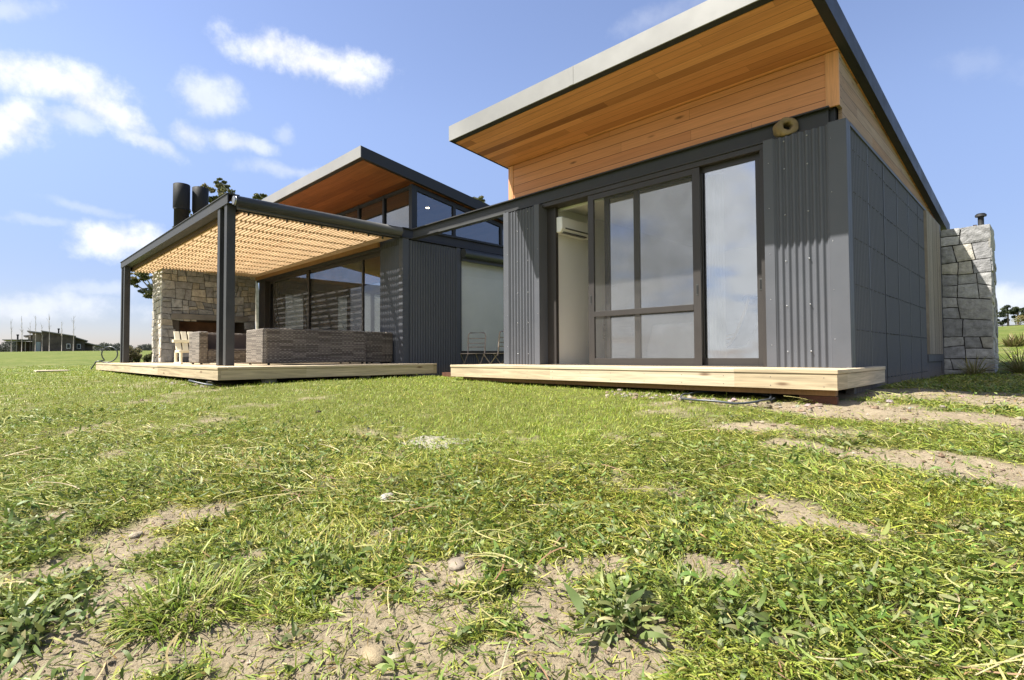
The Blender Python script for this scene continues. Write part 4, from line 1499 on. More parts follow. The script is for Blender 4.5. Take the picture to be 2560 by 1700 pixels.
def rattan_sofa(name, x0, x1, y0, y1, facing, label, h=.63, th=.16):
    """box sofa; facing: side that is open (+x or -x or -y)"""
    t = thing(name, ((x0 + x1) / 2, (y0 + y1) / 2, DZ), label, 'sofa' if (y1 - y0) > 1.2 or (x1 - x0) > 1.2 else 'armchair', 'rattan seats on the deck')
    zb, z1 = DZ + .03, DZ + h
    th_ = th
    if facing == '-x':
        back = (x1 - th_, x1, y0, y1)
        arms = [(x0, x1 - th_ - .001, y0, y0 + th_), (x0, x1 - th_ - .001, y1 - th_, y1)]
        seat = (x0 + .03, x1 - th_ - .001, y0 + th_ + .001, y1 - th_ - .001)
    elif facing == '+x':
        back = (x0, x0 + th_, y0, y1)
        arms = [(x0 + th_ + .001, x1, y0, y0 + th_), (x0 + th_ + .001, x1, y1 - th_, y1)]
        seat = (x0 + th_ + .001, x1 - .02, y0 + th_ + .001, y1 - th_ - .001)
    else:
        back = (x0, x1, y1 - th_, y1)
        arms = [(x0, x0 + th_, y0, y1 - th_ - .001), (x1 - th_, x1, y0, y1 - th_ - .001)]
        seat = (x0 + th_ + .001, x1 - th_ - .001, y0 + .02, y1 - th_ - .001)
    bxp('back', t, 'rattan', *back, zb, z1, bevel=.022)
    for a in arms:
        bxp('arm', t, 'rattan', *a, zb, z1, bevel=.022)
    bxp('seat_base', t, 'rattan', *seat, zb, DZ + .27, bevel=.01)
    bxp('seat_cushion', t, 'cushion', seat[0] + .01, seat[1] - .01, seat[2] + .01, seat[3] - .01, DZ + .272, DZ + .40 if facing != '+x' else DZ + .30, bevel=.03)
    if facing == '+x':
        bxp('back_cushion', t, 'cushion', x0 + th_ + .002, x0 + th_ + .05, y0 + th_ + .01, y1 - th_ - .01, DZ + .30, z1 - .03, bevel=.01)
    for fx in (x0 + .06, x1 - .06):
        for fy in (y0 + .06, y1 - .06):
            part('foot', t, 'charcoal', lambda b: b.tube([(fx, fy, DZ + .002), (fx, fy, zb + .01)], .022, 8))
    return t


rattan_sofa('rattan_sofa', -10.32, -9.34, 3.49, 5.37, '-x', 'large brown rattan sofa seen from behind beside the double post')
rattan_sofa('rattan_sofa', -11.98, -11.31, 2.99, 4.62, '+x', 'low brown rattan sofa facing the big one from the fireplace side')
rattan_sofa('rattan_armchair', -10.26, -9.47, 5.42, 6.04, '-y', 'brown rattan armchair against the wall past the big sofa')


def cream_chair():
    t = thing('wooden_chair', (-13.0, 3.1, DZ), 'cream painted slatted wooden chair in front of the stone fireplace', 'chair')
    xo = -12.95
    y0 = 3.02
    for yy in (y0, y0 + .5):
        part('leg', t, 'cream_wood', lambda b: b.box(xo + .16, xo + .24, yy, yy + .04, DZ, .16), .004)
        part('leg', t, 'cream_wood', lambda b: b.box(xo - .22, xo - .16, yy, yy + .04, DZ, .10), .004)
        part('runner', t, 'cream_wood', lambda b: b.box(xo - .25, xo + .28, yy - .002, yy + .042, DZ + .0, DZ + .045), .004)
    part('seat', t, 'cream_wood', lambda b: b.box(xo - .2, xo + .25, y0, y0 + .54, .10, .15), .004)
    def f(b):
        for k in range(4):
            ya = y0 + .02 + k * .13
            b.hexa([(xo - .18, ya, .12), (xo - .13, ya, .12), (xo - .13, ya + .10, .12), (xo - .18, ya + .10, .12)],
                   [(xo - .42, ya, .56), (xo - .37, ya, .56), (xo - .37, ya + .10, .56), (xo - .42, ya + .10, .56)])
    part('back_slats', t, 'cream_wood', f, .004)
    part('back_rail', t, 'cream_wood', lambda b: b.box(xo - .36, xo - .22, y0 - .02, y0 + .56, .32, .38), .004)


cream_chair()


def folding_chair(x, y, rot, label, z):
    t = thing('folding_chair', (0, 0, 0), label, 'chair', 'metal folding chairs between the pavilions')
    H = .0
    r = .010
    def back(b):
        pts = [(-.19, .20, .40), (-.195, .225, .55), (-.20, .25, .80), (-.185, .255, .86), (-.15, .258, .88), (.15, .258, .88), (.185, .255, .86), (.20, .25, .80), (.195, .225, .55), (.19, .20, .40)]
        b.tube(pts, .013, 8)
        for zz in (.76, .66, .58):
            yy = .20 + .06 * (zz - .40) / .45
            b.tube([(-.195, yy, zz), (.195, yy, zz)], .010, 6)
    part('backrest', t, 'chair_metal', back)
    def seat(b):
        n = 20
        vs = [(.20 * math.copysign(abs(math.cos(a)) ** .5, math.cos(a)), .19 * math.copysign(abs(math.sin(a)) ** .5, math.sin(a)), .435) for a in np.linspace(0, 2 * math.pi, n, endpoint=False)]
        vs2 = [(x_, y_, .452) for x_, y_, _ in vs]
        b.add(vs + vs2, [tuple(range(n))[::-1], tuple(range(n, 2 * n))] + [(i, (i + 1) % n, n + (i + 1) % n, n + i) for i in range(n)])
    part('seat', t, 'chair_metal', seat)
    for sx in (-.185, .185):
        part('leg', t, 'chair_metal', lambda b: b.tube([(sx, .20, .44), (sx, -.20, 0)], r, 6))
        part('leg', t, 'chair_metal', lambda b: b.tube([(sx * .92, -.18, .44), (sx * .92, .22, 0)], r, 6))
    part('stretcher', t, 'chair_metal', lambda b: (b.tube([(-.185, -.13, .08), (.185, -.13, .08)], r * .8, 6), b.tube([(-.17, .15, .08), (.17, .15, .08)], r * .8, 6)))
    t.location = (x, y, z)
    t.rotation_euler.z = rot
    return t


folding_chair(-8.42, 7.25, R(24), 'slim metal folding chair whose backrest is seen from the front', -.395)
folding_chair(-7.95, 7.47, R(-80), 'slim metal folding chair turned sideways in front of the blind', -.395)


def hose(name, pts, r, label):
    b = MB()
    b.tube(pts, r, 8)
    o = b.build(name, 'hose', None, origin=pts[0])
    tag(o, label, 'hose')


hose('garden_hose', [(-18.2 + .25 * math.cos(a) * .72, 2.60 + .25 * math.cos(a) * .72 + .02 * a, .085 + .215 * math.sin(a)) for a in np.linspace(-2.2, 3.9, 40)] +
     [(-18.42, 2.36, DZ + .03), (-18.50, 2.33, DZ - .06), (-18.62, 2.28, -.31)], .016, 'dark hose loop leaning on the far pergola post')
hc = ground_hit(1815, 1001)
pts = []
for i in range(36):
    a = i * 2 * math.pi / 32
    x = hc[0] + (.42 + .02 * math.sin(i * .7)) * math.cos(a)
    y = hc[1] + (.42 + .02 * math.cos(i * .9)) * math.sin(a)
    pts.append((x, y, float(ground_z(np.array(x), np.array(y))) + .025 + .012 * (i / 32)))
hose('garden_hose', pts, .010, 'coiled dark hose lying in the grass before the nearer deck')
hose('garden_hose', [(-8.9 + .12 * k, 2.28 - .1 * math.sin(k * .9), -.36 + .03 * math.sin(k)) for k in range(9)], .014, 'dark hose end poking out under the broad deck corner')


# ------------------------------------------------------------------ vegetation on the ground
rng = np.random.default_rng(7)


def ribbons(name, mat, P, yaw, pitch, length, width, curl, tone, segs=2, prof='blade', roll=None, fold=0.0, parent=None, sweep=None):
    """many leaves or straws in one mesh: base point, heading, rise, length, width, bend; tone rgb each"""
    n = len(P)
    k = segs + 1
    s = np.linspace(0, 1, k)
    if prof == 'blade':
        wp = np.array([0.8 + 0.2 * math.sin(q * 3) if q < .6 else 1 - ((q - .6) / .4) ** 1.4 * .92 for q in s])
    elif prof == 'leaf':
        wp = np.maximum(.06, np.sin(np.pi * np.clip(s, 0, 1) ** .75) ** .8)
    else:
        wp = np.linspace(1, .7, k)
    pos = P.copy()
    out = np.zeros((n, k, 2, 3), np.float32)
    yawc = yaw.copy()
    pit = pitch.copy()
    if roll is None:
        roll = rng.uniform(-.5, .5, n)
    step = length / segs
    for i in range(k):
        dirv = np.stack([np.cos(yawc) * np.cos(pit), np.sin(yawc) * np.cos(pit), np.sin(pit)], -1)
        side = np.stack([-np.sin(yawc), np.cos(yawc), np.zeros(n)], -1)
        nrm = np.cross(dirv, side)
        sd = side * np.cos(roll)[:, None] + nrm * np.sin(roll)[:, None]
        hw = (width * wp[i] * .5)[:, None]
        out[:, i, 0] = pos - sd * hw
        out[:, i, 1] = pos + sd * hw
        pos = pos + dirv * step[:, None]
        pit = pit + curl / segs
        if sweep is not None:
            yawc = yawc + sweep / segs
    V = out.reshape(-1, 3)
    b0 = (np.arange(n) * k * 2)[:, None]
    i = np.arange(segs)[None] * 2
    F = np.stack([b0 + i, b0 + i + 1, b0 + i + 3, b0 + i + 2], -1).reshape(-1, 4)
    T = np.repeat(tone, k * 2, axis=0)
    return np_mesh(name, V, F, mat, T, parent, True)


def polar(n, r0, r1, half):
    r = np.exp(rng.uniform(math.log(r0), math.log(r1), n))
    a = math.pi / 2 + R(45) + rng.uniform(-half, half, n)
    return r * np.cos(a), r * np.sin(a), r


def inside_solid(x, y):
    m = (x > -6.67) & (x < -1.31) & (y > 5.45)
    m |= (x > -18.5) & (x < -8.2) & (y > 2.55)
    m |= (x > -1.5) & (x < -.7) & (y > 12.7)
    m |= (x < -1.4) & (x > -9) & (y > 6.1)
    return m


def pal(cols, wts, n, jitter=.18):
    c = np.array(cols)[rng.choice(len(cols), n, p=np.array(wts) / sum(wts))]
    return np.clip(c * (1 + rng.normal(0, jitter, (n, 1))) * (1 + rng.normal(0, .05, (n, 3))), .01, .9)


LAWN = [(0.135, 0.199, 0.019), (0.194, 0.256, 0.026), (0.259, 0.293, 0.042), (0.340, 0.332, 0.076)]
WEEDY = [(0.161, 0.200, 0.031), (0.259, 0.278, 0.052), (0.356, 0.330, 0.090), (0.465, 0.401, 0.161), (0.142, 0.161, 0.065), (0.246, 0.155, 0.071)]
LEAFY = [(0.098, 0.155, 0.028), (0.144, 0.201, 0.041), (0.201, 0.230, 0.069), (0.230, 0.253, 0.109)]


def weediness(x, y):
    """0 on the kept lawn by the house, 1 in the freshly cut weeds"""
    r = np.hypot(x, y)
    lat = (x + y) / math.sqrt(2) / np.maximum((y - x) / math.sqrt(2), .2)       # across the garden: -1 at the left, +1 at the right
    rb = np.interp(lat, [-1.2, -.75, -.45, -.1, .15, .35, .5, .62, 1.2], [7.4, 6.6, 5.0, 3.9, 3.9, 4.3, 4.8, 9, 12])
    q = np.clip((rb - r) / (.34 * rb) + .5, 0, 1)
    return np.clip(q + (fbm(x * 1.1, y * 1.1, 40, 3) - .5) * 1.1 * np.clip(q * 3, .12, 1), 0, 1)


def vegetation():
    # short lawn
    x, y, r = polar(460000, 1.6, 26, R(66))
    wd = weediness(x, y)
    so_ = soil_mask(x, y)
    keep = (rng.random(len(x)) > np.clip(wd * .50 + so_ * 1.0, 0, .975)) & ~inside_solid(x, y)
    x, y, r, wd = x[keep], y[keep], r[keep], wd[keep]
    n = len(x)
    patch = fbm(x * .8, y * .8, 60, 3)
    tone = pal(LAWN, [.25, .4, .25, .10], n)
    tone *= (0.85 + .55 * patch)[:, None]
    tall = np.clip(.55 + fbm(x * 2.5, y * 2.5, 77, 2), .5, 1.5)
    ribbons('lawn', 'weed', np.stack([x, y, ground_z(x, y) - .004], -1), rng.uniform(0, 2 * math.pi, n), rng.uniform(.35, 1.35, n),
            rng.uniform(.022, .055, n) * tall, np.clip(rng.uniform(.0025, .005, n), r * .0007, 1), rng.uniform(-1.4, .1, n), tone, 2)
    tag(bpy.data.objects['lawn'], 'short green lawn grass in front of both decks', 'grass', kind='stuff')
    # cut weeds lying on the ground
    x, y, r = polar(560000, 1.05, 12, R(64))
    wd = weediness(x, y)
    so_ = soil_mask(x, y)
    keep = (rng.random(len(x)) < np.clip(wd * 1.1, .012, 1) * (1 - so_ * .945)) & ~inside_solid(x, y)
    x, y, r, so_ = x[keep], y[keep], r[keep], so_[keep]
    n = len(x)
    pile = fbm(x * 2.2, y * 2.2, 90, 4)
    tone = pal(WEEDY, [.32, .34, .17, .06, .08, .03], n, .2) * np.array([.97, 1.04, .9])
    yel = np.clip((fbm(x * .9, y * .9, 33, 3) - .42) * 4, 0, 1)[:, None]
    tone = tone * (1 - .35 * yel) + tone * np.array([1.45, 1.15, .9]) * .35 * yel
    h = np.maximum(0, pile - .38) * .14 * rng.random(n) * (1 - so_)
    swirl = fbm(x * .9, y * .9, 71, 2) * 9
    ribbons('cut_weeds', 'weed', np.stack([x, y, ground_z(x, y) + .004 + h], -1), swirl + rng.normal(0, 1.0, n), rng.uniform(-.15, .65, n),
            rng.gamma(5, .0095, n), np.clip(rng.uniform(.002, .0068, n), r * .0008, 1), rng.uniform(-1.5, .6, n), tone, 3, 'blade', rng.uniform(-.9, .9, n), sweep=rng.normal(0, .6, n))
    tag(bpy.data.objects['cut_weeds'], 'freshly cut weeds lying over the sandy soil', 'weeds', kind='stuff')
    # broad leaves
    x, y, r = polar(115000, 1.05, 8, R(62))
    wd = weediness(x, y)
    so_ = soil_mask(x, y)
    lush = fbm(x * 1.6, y * 1.6, 55, 3)
    keep = (rng.random(len(x)) < wd * (1 - so_ * .955) * np.clip((lush - .36) * 4.5, .05, 1)) & ~inside_solid(x, y)
    x, y, r = x[keep], y[keep], r[keep]
    n = len(x)
    pile = fbm(x * 2.2, y * 2.2, 90, 4)
    tone = pal(LEAFY, [.32, .36, .2, .12], n, .2)
    h = np.maximum(0, pile - .35) * .15 * rng.random(n)
    ribbons('fallen_leaves', 'weed', np.stack([x, y, ground_z(x, y) + .010 + h], -1), rng.uniform(0, 6.3, n), rng.uniform(-.2, .75, n),
            rng.gamma(5, .0085, n), np.clip(rng.uniform(.006, .019, n), r * .002, .1), rng.uniform(-3.0, 1.4, n), tone, 5, 'leaf', rng.uniform(-1.3, 1.3, n), sweep=rng.normal(0, .9, n))
    tag(bpy.data.objects['fallen_leaves'], 'broad green leaves strewn among the cut weeds', 'leaves', kind='stuff')
    # straws and stems
    x, y, r = polar(7000, 1.05, 7.5, R(62))
    wd = weediness(x, y)
    so_ = soil_mask(x, y)
    keep = (rng.random(len(x)) < wd * (1 - so_ * .88) * np.clip((fbm(x * 1.3, y * 1.3, 23, 3) - .35) * 4, .05, 1)) & ~inside_solid(x, y)
    x, y, r = x[keep], y[keep], r[keep]
    n = len(x)
    tone = pal([(0.34, 0.31, 0.13), (0.27, 0.27, 0.085), (0.22, 0.13, 0.075), (0.38, 0.33, 0.19)], [.4, .35, .12, .13], n, .15)
    ribbons('stems', 'straw', np.stack([x, y, ground_z(x, y) + .014 + .03 * rng.random(n)], -1), fbm(x * .9, y * .9, 71, 2) * 9 + rng.normal(0, .9, n), rng.uniform(-.08, .28, n),
            rng.uniform(.08, .26, n), np.clip(rng.uniform(.004, .008, n), r * .0014, 1), rng.uniform(-.7, .1, n), tone, 5, 'stem', rng.uniform(-.6, .6, n), sweep=rng.normal(0, .9, n))
    tag(bpy.data.objects['stems'], 'pale cut stems scattered over the weeds', 'stems', kind='stuff')


vegetation()
print('vegetation done')


def tuft(name, u, v, n, rad, hgt, cols, label, cat, wid=.005, lean=.9, dist=None, base=None):
    p = np.array(base, float) if base is not None else ground_hit(u, v)
    a = rng.uniform(0, 2 * math.pi, n)
    q = np.sqrt(rng.random(n)) * rad * .55
    x, y = p[0] + q * np.cos(a), p[1] + q * np.sin(a)
    z = ground_z(x, y) - .005
    tone = pal(cols, [1] * len(cols), n, .15)
    P = np.stack([x, y, z], -1)
    o = ribbons(name, 'weed', P, a + rng.normal(0, .8, n), rng.uniform(.35, 1.45, n), hgt * rng.uniform(.35, 1.3, n), wid * rng.uniform(.7, 1.3, n), -rng.uniform(.2, 1.0, n) * lean, tone, 5)
    tag(o, label, cat)
    return o


tuft('grass_tuft', 470, 1525, 900, .34, .105, [(0.15, 0.22, 0.025), (0.21, 0.28, 0.035), (0.27, 0.31, 0.06), (0.33, 0.30, 0.12)], 'bright green grass tuft on the bare sand of the foreground', 'grass tuft', .005, 1.9)
tuft('grass_tuft', 1750, 1530, 420, .20, .12, [(0.12, 0.17, 0.025), (0.17, 0.20, 0.05)], 'low dull green grass tuft beside the leafy dock plant', 'grass tuft', .005, 1.3)
tuft('reed_tuft', 2490, 930, 200, .16, .46, [(0.24, 0.22, 0.08), (0.18, 0.20, 0.06), (0.30, 0.25, 0.12)], 'dry upright grass clump beside the stone chimney', 'grass tuft', .012, .5, base=(-.35, 12.3, 0))
tuft('reed_tuft', 2420, 938, 110, .14, .36, [(0.22, 0.21, 0.08), (0.30, 0.26, 0.13)], 'small dry grass clump in front of the stone chimney', 'grass tuft', .012, .5, base=(-.95, 12.2, 0))
for (u, v, d, lab) in ((2450, 868, 24, 'tan grass clump on the field just past the chimney'), (2538, 866, 24, 'tan grass clump at the right edge of the field')):
    q = ray(u, v)
    tuft('reed_tuft', u, v, 200, .35, .38, [(0.26, 0.21, 0.10), (0.20, 0.20, 0.07), (0.15, 0.15, 0.05)], lab, 'grass tuft', .03, .6)


def dock_plant(u, v, n, L0, rad, label, wid=(.012, .036), mass=False):
    p = ground_hit(u, v)
    a = rng.uniform(0, 2 * math.pi, n)
    q = np.abs(rng.normal(0, rad, n))
    x, y = p[0] + q * np.cos(a), p[1] + q * np.sin(a)
    P = np.stack([x, y, ground_z(x, y) + .006 + .03 * rng.random(n)], -1)
    tone = pal([(0.10, 0.145, 0.038), (0.145, 0.185, 0.055), (0.21, 0.235, 0.11), (0.28, 0.27, 0.12)], [.3, .35, .2, .15], n, .22)
    o = ribbons('green_weeds' if mass else 'dock_plant', 'weed', P, a + rng.normal(0, 1.1, n), rng.uniform(-.1, 1.0, n), L0 * rng.uniform(.3, 1.2, n), rng.uniform(wid[0], wid[1], n), -rng.uniform(-.4, 2.6, n), tone, 6, 'leaf',
                rng.uniform(-1.1, 1.1, n), sweep=rng.normal(0, .8, n))
    tag(o, label, 'weed plant', kind='stuff' if mass else None)


dock_plant(1560, 1560, 150, .105, .07, 'leafy uprooted dock plant lying on the sand in the foreground')
dock_plant(1850, 1590, 150, .085, .055, 'dark leaved dock plant among the stems at the lower right')
dock_plant(735, 1600, 24, .06, .025, 'small reddish stemmed weed alone on the bare sand', (.006, .014))
dock_plant(70, 1590, 330, .07, .16, 'dense clump of fresh green weeds at the lower left corner', (.010, .022), True)
dock_plant(60, 1330, 160, .06, .14, 'patch of fresh green weeds at the left edge above the corner clump', (.010, .020), True)


# roots and thick stems in the foreground
for (pp, r, mt_, lab) in [([(1840, 1420), (1890, 1480), (1960, 1530), (2040, 1590)], .007, 'bark', 'long brown root curving through the cut weeds'),
                          ([(2060, 1520), (2120, 1555), (2160, 1600), (2200, 1640)], .006, 'bark', 'bent purplish brown stem lying right of the dock plants'),
                          ([(2340, 1500), (2430, 1540), (2520, 1575), (2558, 1590)], .008, 'pale_bark', 'thick pale stem running to the right picture edge'),
                          ([(2270, 1620), (2360, 1640), (2450, 1655)], .006, 'bark', 'dark straight twig near the lower right corner')]:
    P = []
    for (u, v) in pp:
        g = ground_hit(u, v)
        P.append((g[0], g[1], float(ground_z(g[0], g[1])) + .025))
    P = np.array(P)
    tt = np.linspace(0, len(P) - 1, 16)
    Q = np.stack([np.interp(tt, range(len(P)), P[:, i]) for i in range(3)], -1)
    Q += rng.normal(0, .004, Q.shape)
    b = MB()
    b.tube(Q, list(r * np.linspace(1.1, .6, 16)), 7)
    tag(b.build('root_stem', mt_, None, origin=Q[0]), lab, 'stem')


def stone(u, v, size, tone, label, squash=.6, seed=0, name='stone', group=None):
    p = ground_hit(u, v)
    rn = np.random.default_rng(seed + 100)
    nu, nv = 14, 9
    th = np.linspace(0, 2 * math.pi, nu, endpoint=False)
    ph = np.linspace(0, math.pi, nv)
    A, B = np.meshgrid(th, ph, indexing='ij')
    d = np.stack([np.sin(B) * np.cos(A), np.sin(B) * np.sin(A), np.cos(B)], -1)
    k = 1 + .28 * (fbm(d[..., 0] * 2 + seed * 3.1 + 5, d[..., 1] * 2 + d[..., 2] * 1.7 + 9, seed, 3) - .5) * 2
    rot = rn.uniform(0, 3)
    P = d * k[..., None] * size * np.array([1.25, .85, squash])
    c, s_ = math.cos(rot), math.sin(rot)
    P = np.stack([P[..., 0] * c - P[..., 1] * s_, P[..., 0] * s_ + P[..., 1] * c, P[..., 2]], -1)
    base = np.array([p[0], p[1], float(ground_z(p[0], p[1])) + size * squash * .25])
    V = (P + base).reshape(-1, 3)
    i, j = np.meshgrid(np.arange(nu), np.arange(nv - 1), indexing='ij')
    F = np.stack([i * nv + j, i * nv + j + 1, ((i + 1) % nu) * nv + j + 1, ((i + 1) % nu) * nv + j], -1).reshape(-1, 4)
    o = np_mesh(name, V, F, 'stone', np.tile(np.array(tone), (len(V), 1)), None, True, origin=base)
    tag(o, label, 'stone', group)


stone(935, 1640, .040, (0.270, 0.217, 0.135), 'tan flat stone on the bare sand at the bottom of the picture', .5, 1)
stone(985, 1640, .026, (0.330, 0.285, 0.195), 'small pale tan stone right beside the bigger tan one', .5, 2)
stone(1995, 1660, .042, (0.255, 0.195, 0.135), 'brown egg shaped stone at the lower right among leaves', .7, 3)
stone(1145, 1412, .050, (0.232, 0.195, 0.150), 'half buried grey stone in the middle foreground', .4, 4)
stone(1140, 1485, .020, (0.247, 0.232, 0.210), 'small grey pebble below the half buried stone', .7, 5)
stone(440, 1462, .045, (0.345, 0.307, 0.247), 'pale rough stone just above the bright grass tuft', .5, 6)
stone(970, 1240, .050, (0.330, 0.307, 0.270), 'white chalky lump in the middle of the weeds', .6, 7)
stone(1030, 1275, .035, (0.300, 0.270, 0.232), 'smaller pale lump beside the white chalky one', .6, 8)
stone(775, 1302, .022, (0.195, 0.225, 0.120), 'greenish round stone in the weeds left of centre', .8, 9)
stone(1115, 1372, .022, (0.180, 0.225, 0.098), 'green round fruit like stone at the centre of the weeds', .9, 10)
stone(795, 1033, .030, (0.034, 0.026, 0.019), 'dark clod of earth on the lawn', .6, 11)
stone(1380, 1185, .045, (0.075, 0.056, 0.034), 'dark brown bark piece among the pale stems', .4, 12)
stone(1725, 1588, .010, (0.225, 0.232, 0.270), 'tiny bluish pebble below the dock plant', .8, 13)
stone(340, 1340, .028, (0.330, 0.277, 0.203), 'pale stone on the sandy patch at the left', .5, 14)
stone(640, 1305, .026, (0.330, 0.285, 0.217), 'pale stone at the far end of the left sandy patch', .5, 15)


# rubble along the edge of the near deck
def rubble():
    n = 260
    x = np.concatenate([rng.uniform(-3.6, -1.35, 170), rng.uniform(-1.2, 1.6, 60), rng.uniform(-10, -8.0, 30)])
    y = np.concatenate([5.22 + rng.normal(0, .10, 170) - .10, rng.uniform(5.2, 7.5, 60), 2.24 + rng.normal(0, .06, 30)])
    s = rng.uniform(.008, .024, n) * np.where(rng.random(n) < .15, 1.6, 1)
    z = ground_z(x, y) + s * .2
    nu, nv = 7, 5
    th = np.linspace(0, 2 * math.pi, nu, endpoint=False)
    ph = np.linspace(0, math.pi, nv)
    A, B = np.meshgrid(th, ph, indexing='ij')
    d = np.stack([np.sin(B) * np.cos(A), np.sin(B) * np.sin(A), np.cos(B) * .65], -1).reshape(-1, 3)
    V = d[None] * s[:, None, None] * (1 + rng.normal(0, .16, (n, len(d), 1))) + np.stack([x, y, z], -1)[:, None]
    i, j = np.meshgrid(np.arange(nu), np.arange(nv - 1), indexing='ij')
    F = np.stack([i * nv + j, i * nv + j + 1, ((i + 1) % nu) * nv + j + 1, ((i + 1) % nu) * nv + j], -1).reshape(1, -1, 4) + (np.arange(n) * len(d))[:, None, None]
    T = np.repeat(pal([(0.25, 0.215, 0.17), (0.22, 0.17, 0.12), (0.31, 0.28, 0.235)], [1, 1, 1], n, .12), len(d), axis=0)
    o = np_mesh('gravel', V.reshape(-1, 3), F.reshape(-1, 4), 'stone', T, None, False)
    tag(o, 'loose pale rubble along the front of the decks', 'gravel', kind='stuff')


rubble()


def clods():
    n = 26000
    x, y, r = polar(n, 1.05, 9, R(62))
    k = (soil_mask(x, y) > .35 + .5 * rng.random(n)) & ~inside_solid(x, y)
    x, y, r = x[k], y[k], r[k]
    n = len(x)
    s = np.clip(rng.lognormal(-5.5, .55, n), .0018, .016) * np.clip(r / 2.4, .8, 1.8)
    z = ground_z(x, y) + s * .25
    d = np.array([(1, 0, 0), (0, 1, 0), (-1, 0, 0), (0, -1, 0), (0, 0, .8), (0, 0, -.8)], float)
    V = d[None] * s[:, None, None] * rng.uniform(.55, 1.3, (n, 6, 1)) + np.stack([x, y, z], -1)[:, None]
    f = np.array([(0, 1, 4), (1, 2, 4), (2, 3, 4), (3, 0, 4), (1, 0, 5), (2, 1, 5), (3, 2, 5), (0, 3, 5)])
    F = (f[None] + (np.arange(n) * 6)[:, None, None]).reshape(-1, 3)
    T = np.repeat(pal([(0.21, 0.163, 0.112), (0.27, 0.215, 0.15), (0.17, 0.127, 0.085), (0.34, 0.29, 0.215)], [3, 3, 2, 1], n, .15), 6, axis=0)
    o = np_mesh('soil_crumbs', V.reshape(-1, 3), F, 'stone', T, None, False)
    tag(o, 'crumbs of sandy soil and grit over the bare patches', 'soil', kind='stuff')


clods()


# chalky spill on the lawn
def lime_spill():
    p = ground_hit(1080, 1107)
    vs, fs = [], []
    nr, na = 9, 64
    ax = math.atan2(RT[1], RT[0])
    V = []
    for i in range(nr):
        for j in range(na):
            a = 2 * math.pi * j / na
            rr = (i / (nr - 1)) * (1 + .75 * (fbm(np.array(math.cos(a) * 2.2 + 4), np.array(math.sin(a) * 2.2 + 7), 21, 4) - .5) * 3.2)
            x = p[0] + rr * (.30 * math.cos(a) * math.cos(ax) - .15 * math.sin(a) * math.sin(ax))
            y = p[1] + rr * (.30 * math.cos(a) * math.sin(ax) + .15 * math.sin(a) * math.cos(ax))
            V.append((x, y, float(ground_z(np.array(x), np.array(y))) + + .010 * (1 - (i / (nr - 1)) ** 2) - .001))
    F = [(i * na + j, i * na + (j + 1) % na, (i + 1) * na + (j + 1) % na, (i + 1) * na + j) for i in range(nr - 1) for j in range(na)]
    b = MB()
    b.add(V, F, 0, True)
    tag(b.build('lime_patch', 'lime', None, origin=p), 'whitish dry chalk spill on the lawn in front of the decks', 'chalk patch')


lime_spill()

# ------------------------------------------------------------------ background


def leaf_cloud(clumps, per, size, cols, wts, seed, up=.4):
    """crown of many small leaf-sized faces spread through the clumps; returns verts, quads, tone"""
    rn = np.random.default_rng(seed)
    C, Tn = [], []
    for (cx, cy, cz, rx, ry, rz) in clumps:
        d = rn.normal(0, 1, (per, 3))
        d /= np.linalg.norm(d, axis=1)[:, None]
        rr = rn.random(per) ** .45
        C.append(np.array([cx, cy, cz]) + d * rr[:, None] * np.array([rx, ry, rz]))
        c = np.array(cols)[rn.choice(len(cols), p=np.array(wts) / sum(wts))]
        Tn.append(np.clip(c * (1 + rn.normal(0, .22, (per, 1))), .005, .6))
    C, Tn = np.concatenate(C), np.concatenate(Tn)
    n = len(C)
    a = rn.normal(0, 1, (n, 3))
    a /= np.linalg.norm(a, axis=1)[:, None]
    b = np.cross(a, rn.normal(0, 1, (n, 3)))
    b /= np.linalg.norm(b, axis=1)[:, None]
    s = size * rn.uniform(.6, 1.5, n)[:, None]
    V = np.stack([C - a * s - b * s * .45, C + a * s - b * s * .3, C + a * s * .9 + b * s * .45, C - a * s * .8 + b * s * .4], 1).reshape(-1, 3)
    F = np.arange(n * 4).reshape(n, 4)
    return V, F, np.repeat(Tn, 4, axis=0)


def tree(name, base, limbs, clumps, per, size, cols, wts, seed, label, cat='tree', group=None, bark='bark', trunk_r=.2):
    t = thing(name, base, label, cat, group)
    def f(b):
        for pts, r0 in limbs:
            k = len(pts)
            b.tube(pts, [r0 * (1 - .75 * i / (k - 1)) for i in range(k)], 7)
    part('trunk', t, bark, f)
    if clumps:
        V, F, T = leaf_cloud(clumps, per, size, cols, wts, seed)
        np_mesh('crown', V, F, 'tree_leaf', T, t, False)
    return t


EUC = [(0.13, 0.14, 0.055), (0.18, 0.175, 0.075), (0.09, 0.10, 0.042), (0.23, 0.20, 0.095)]
EW = [.4, .3, .2, .1]


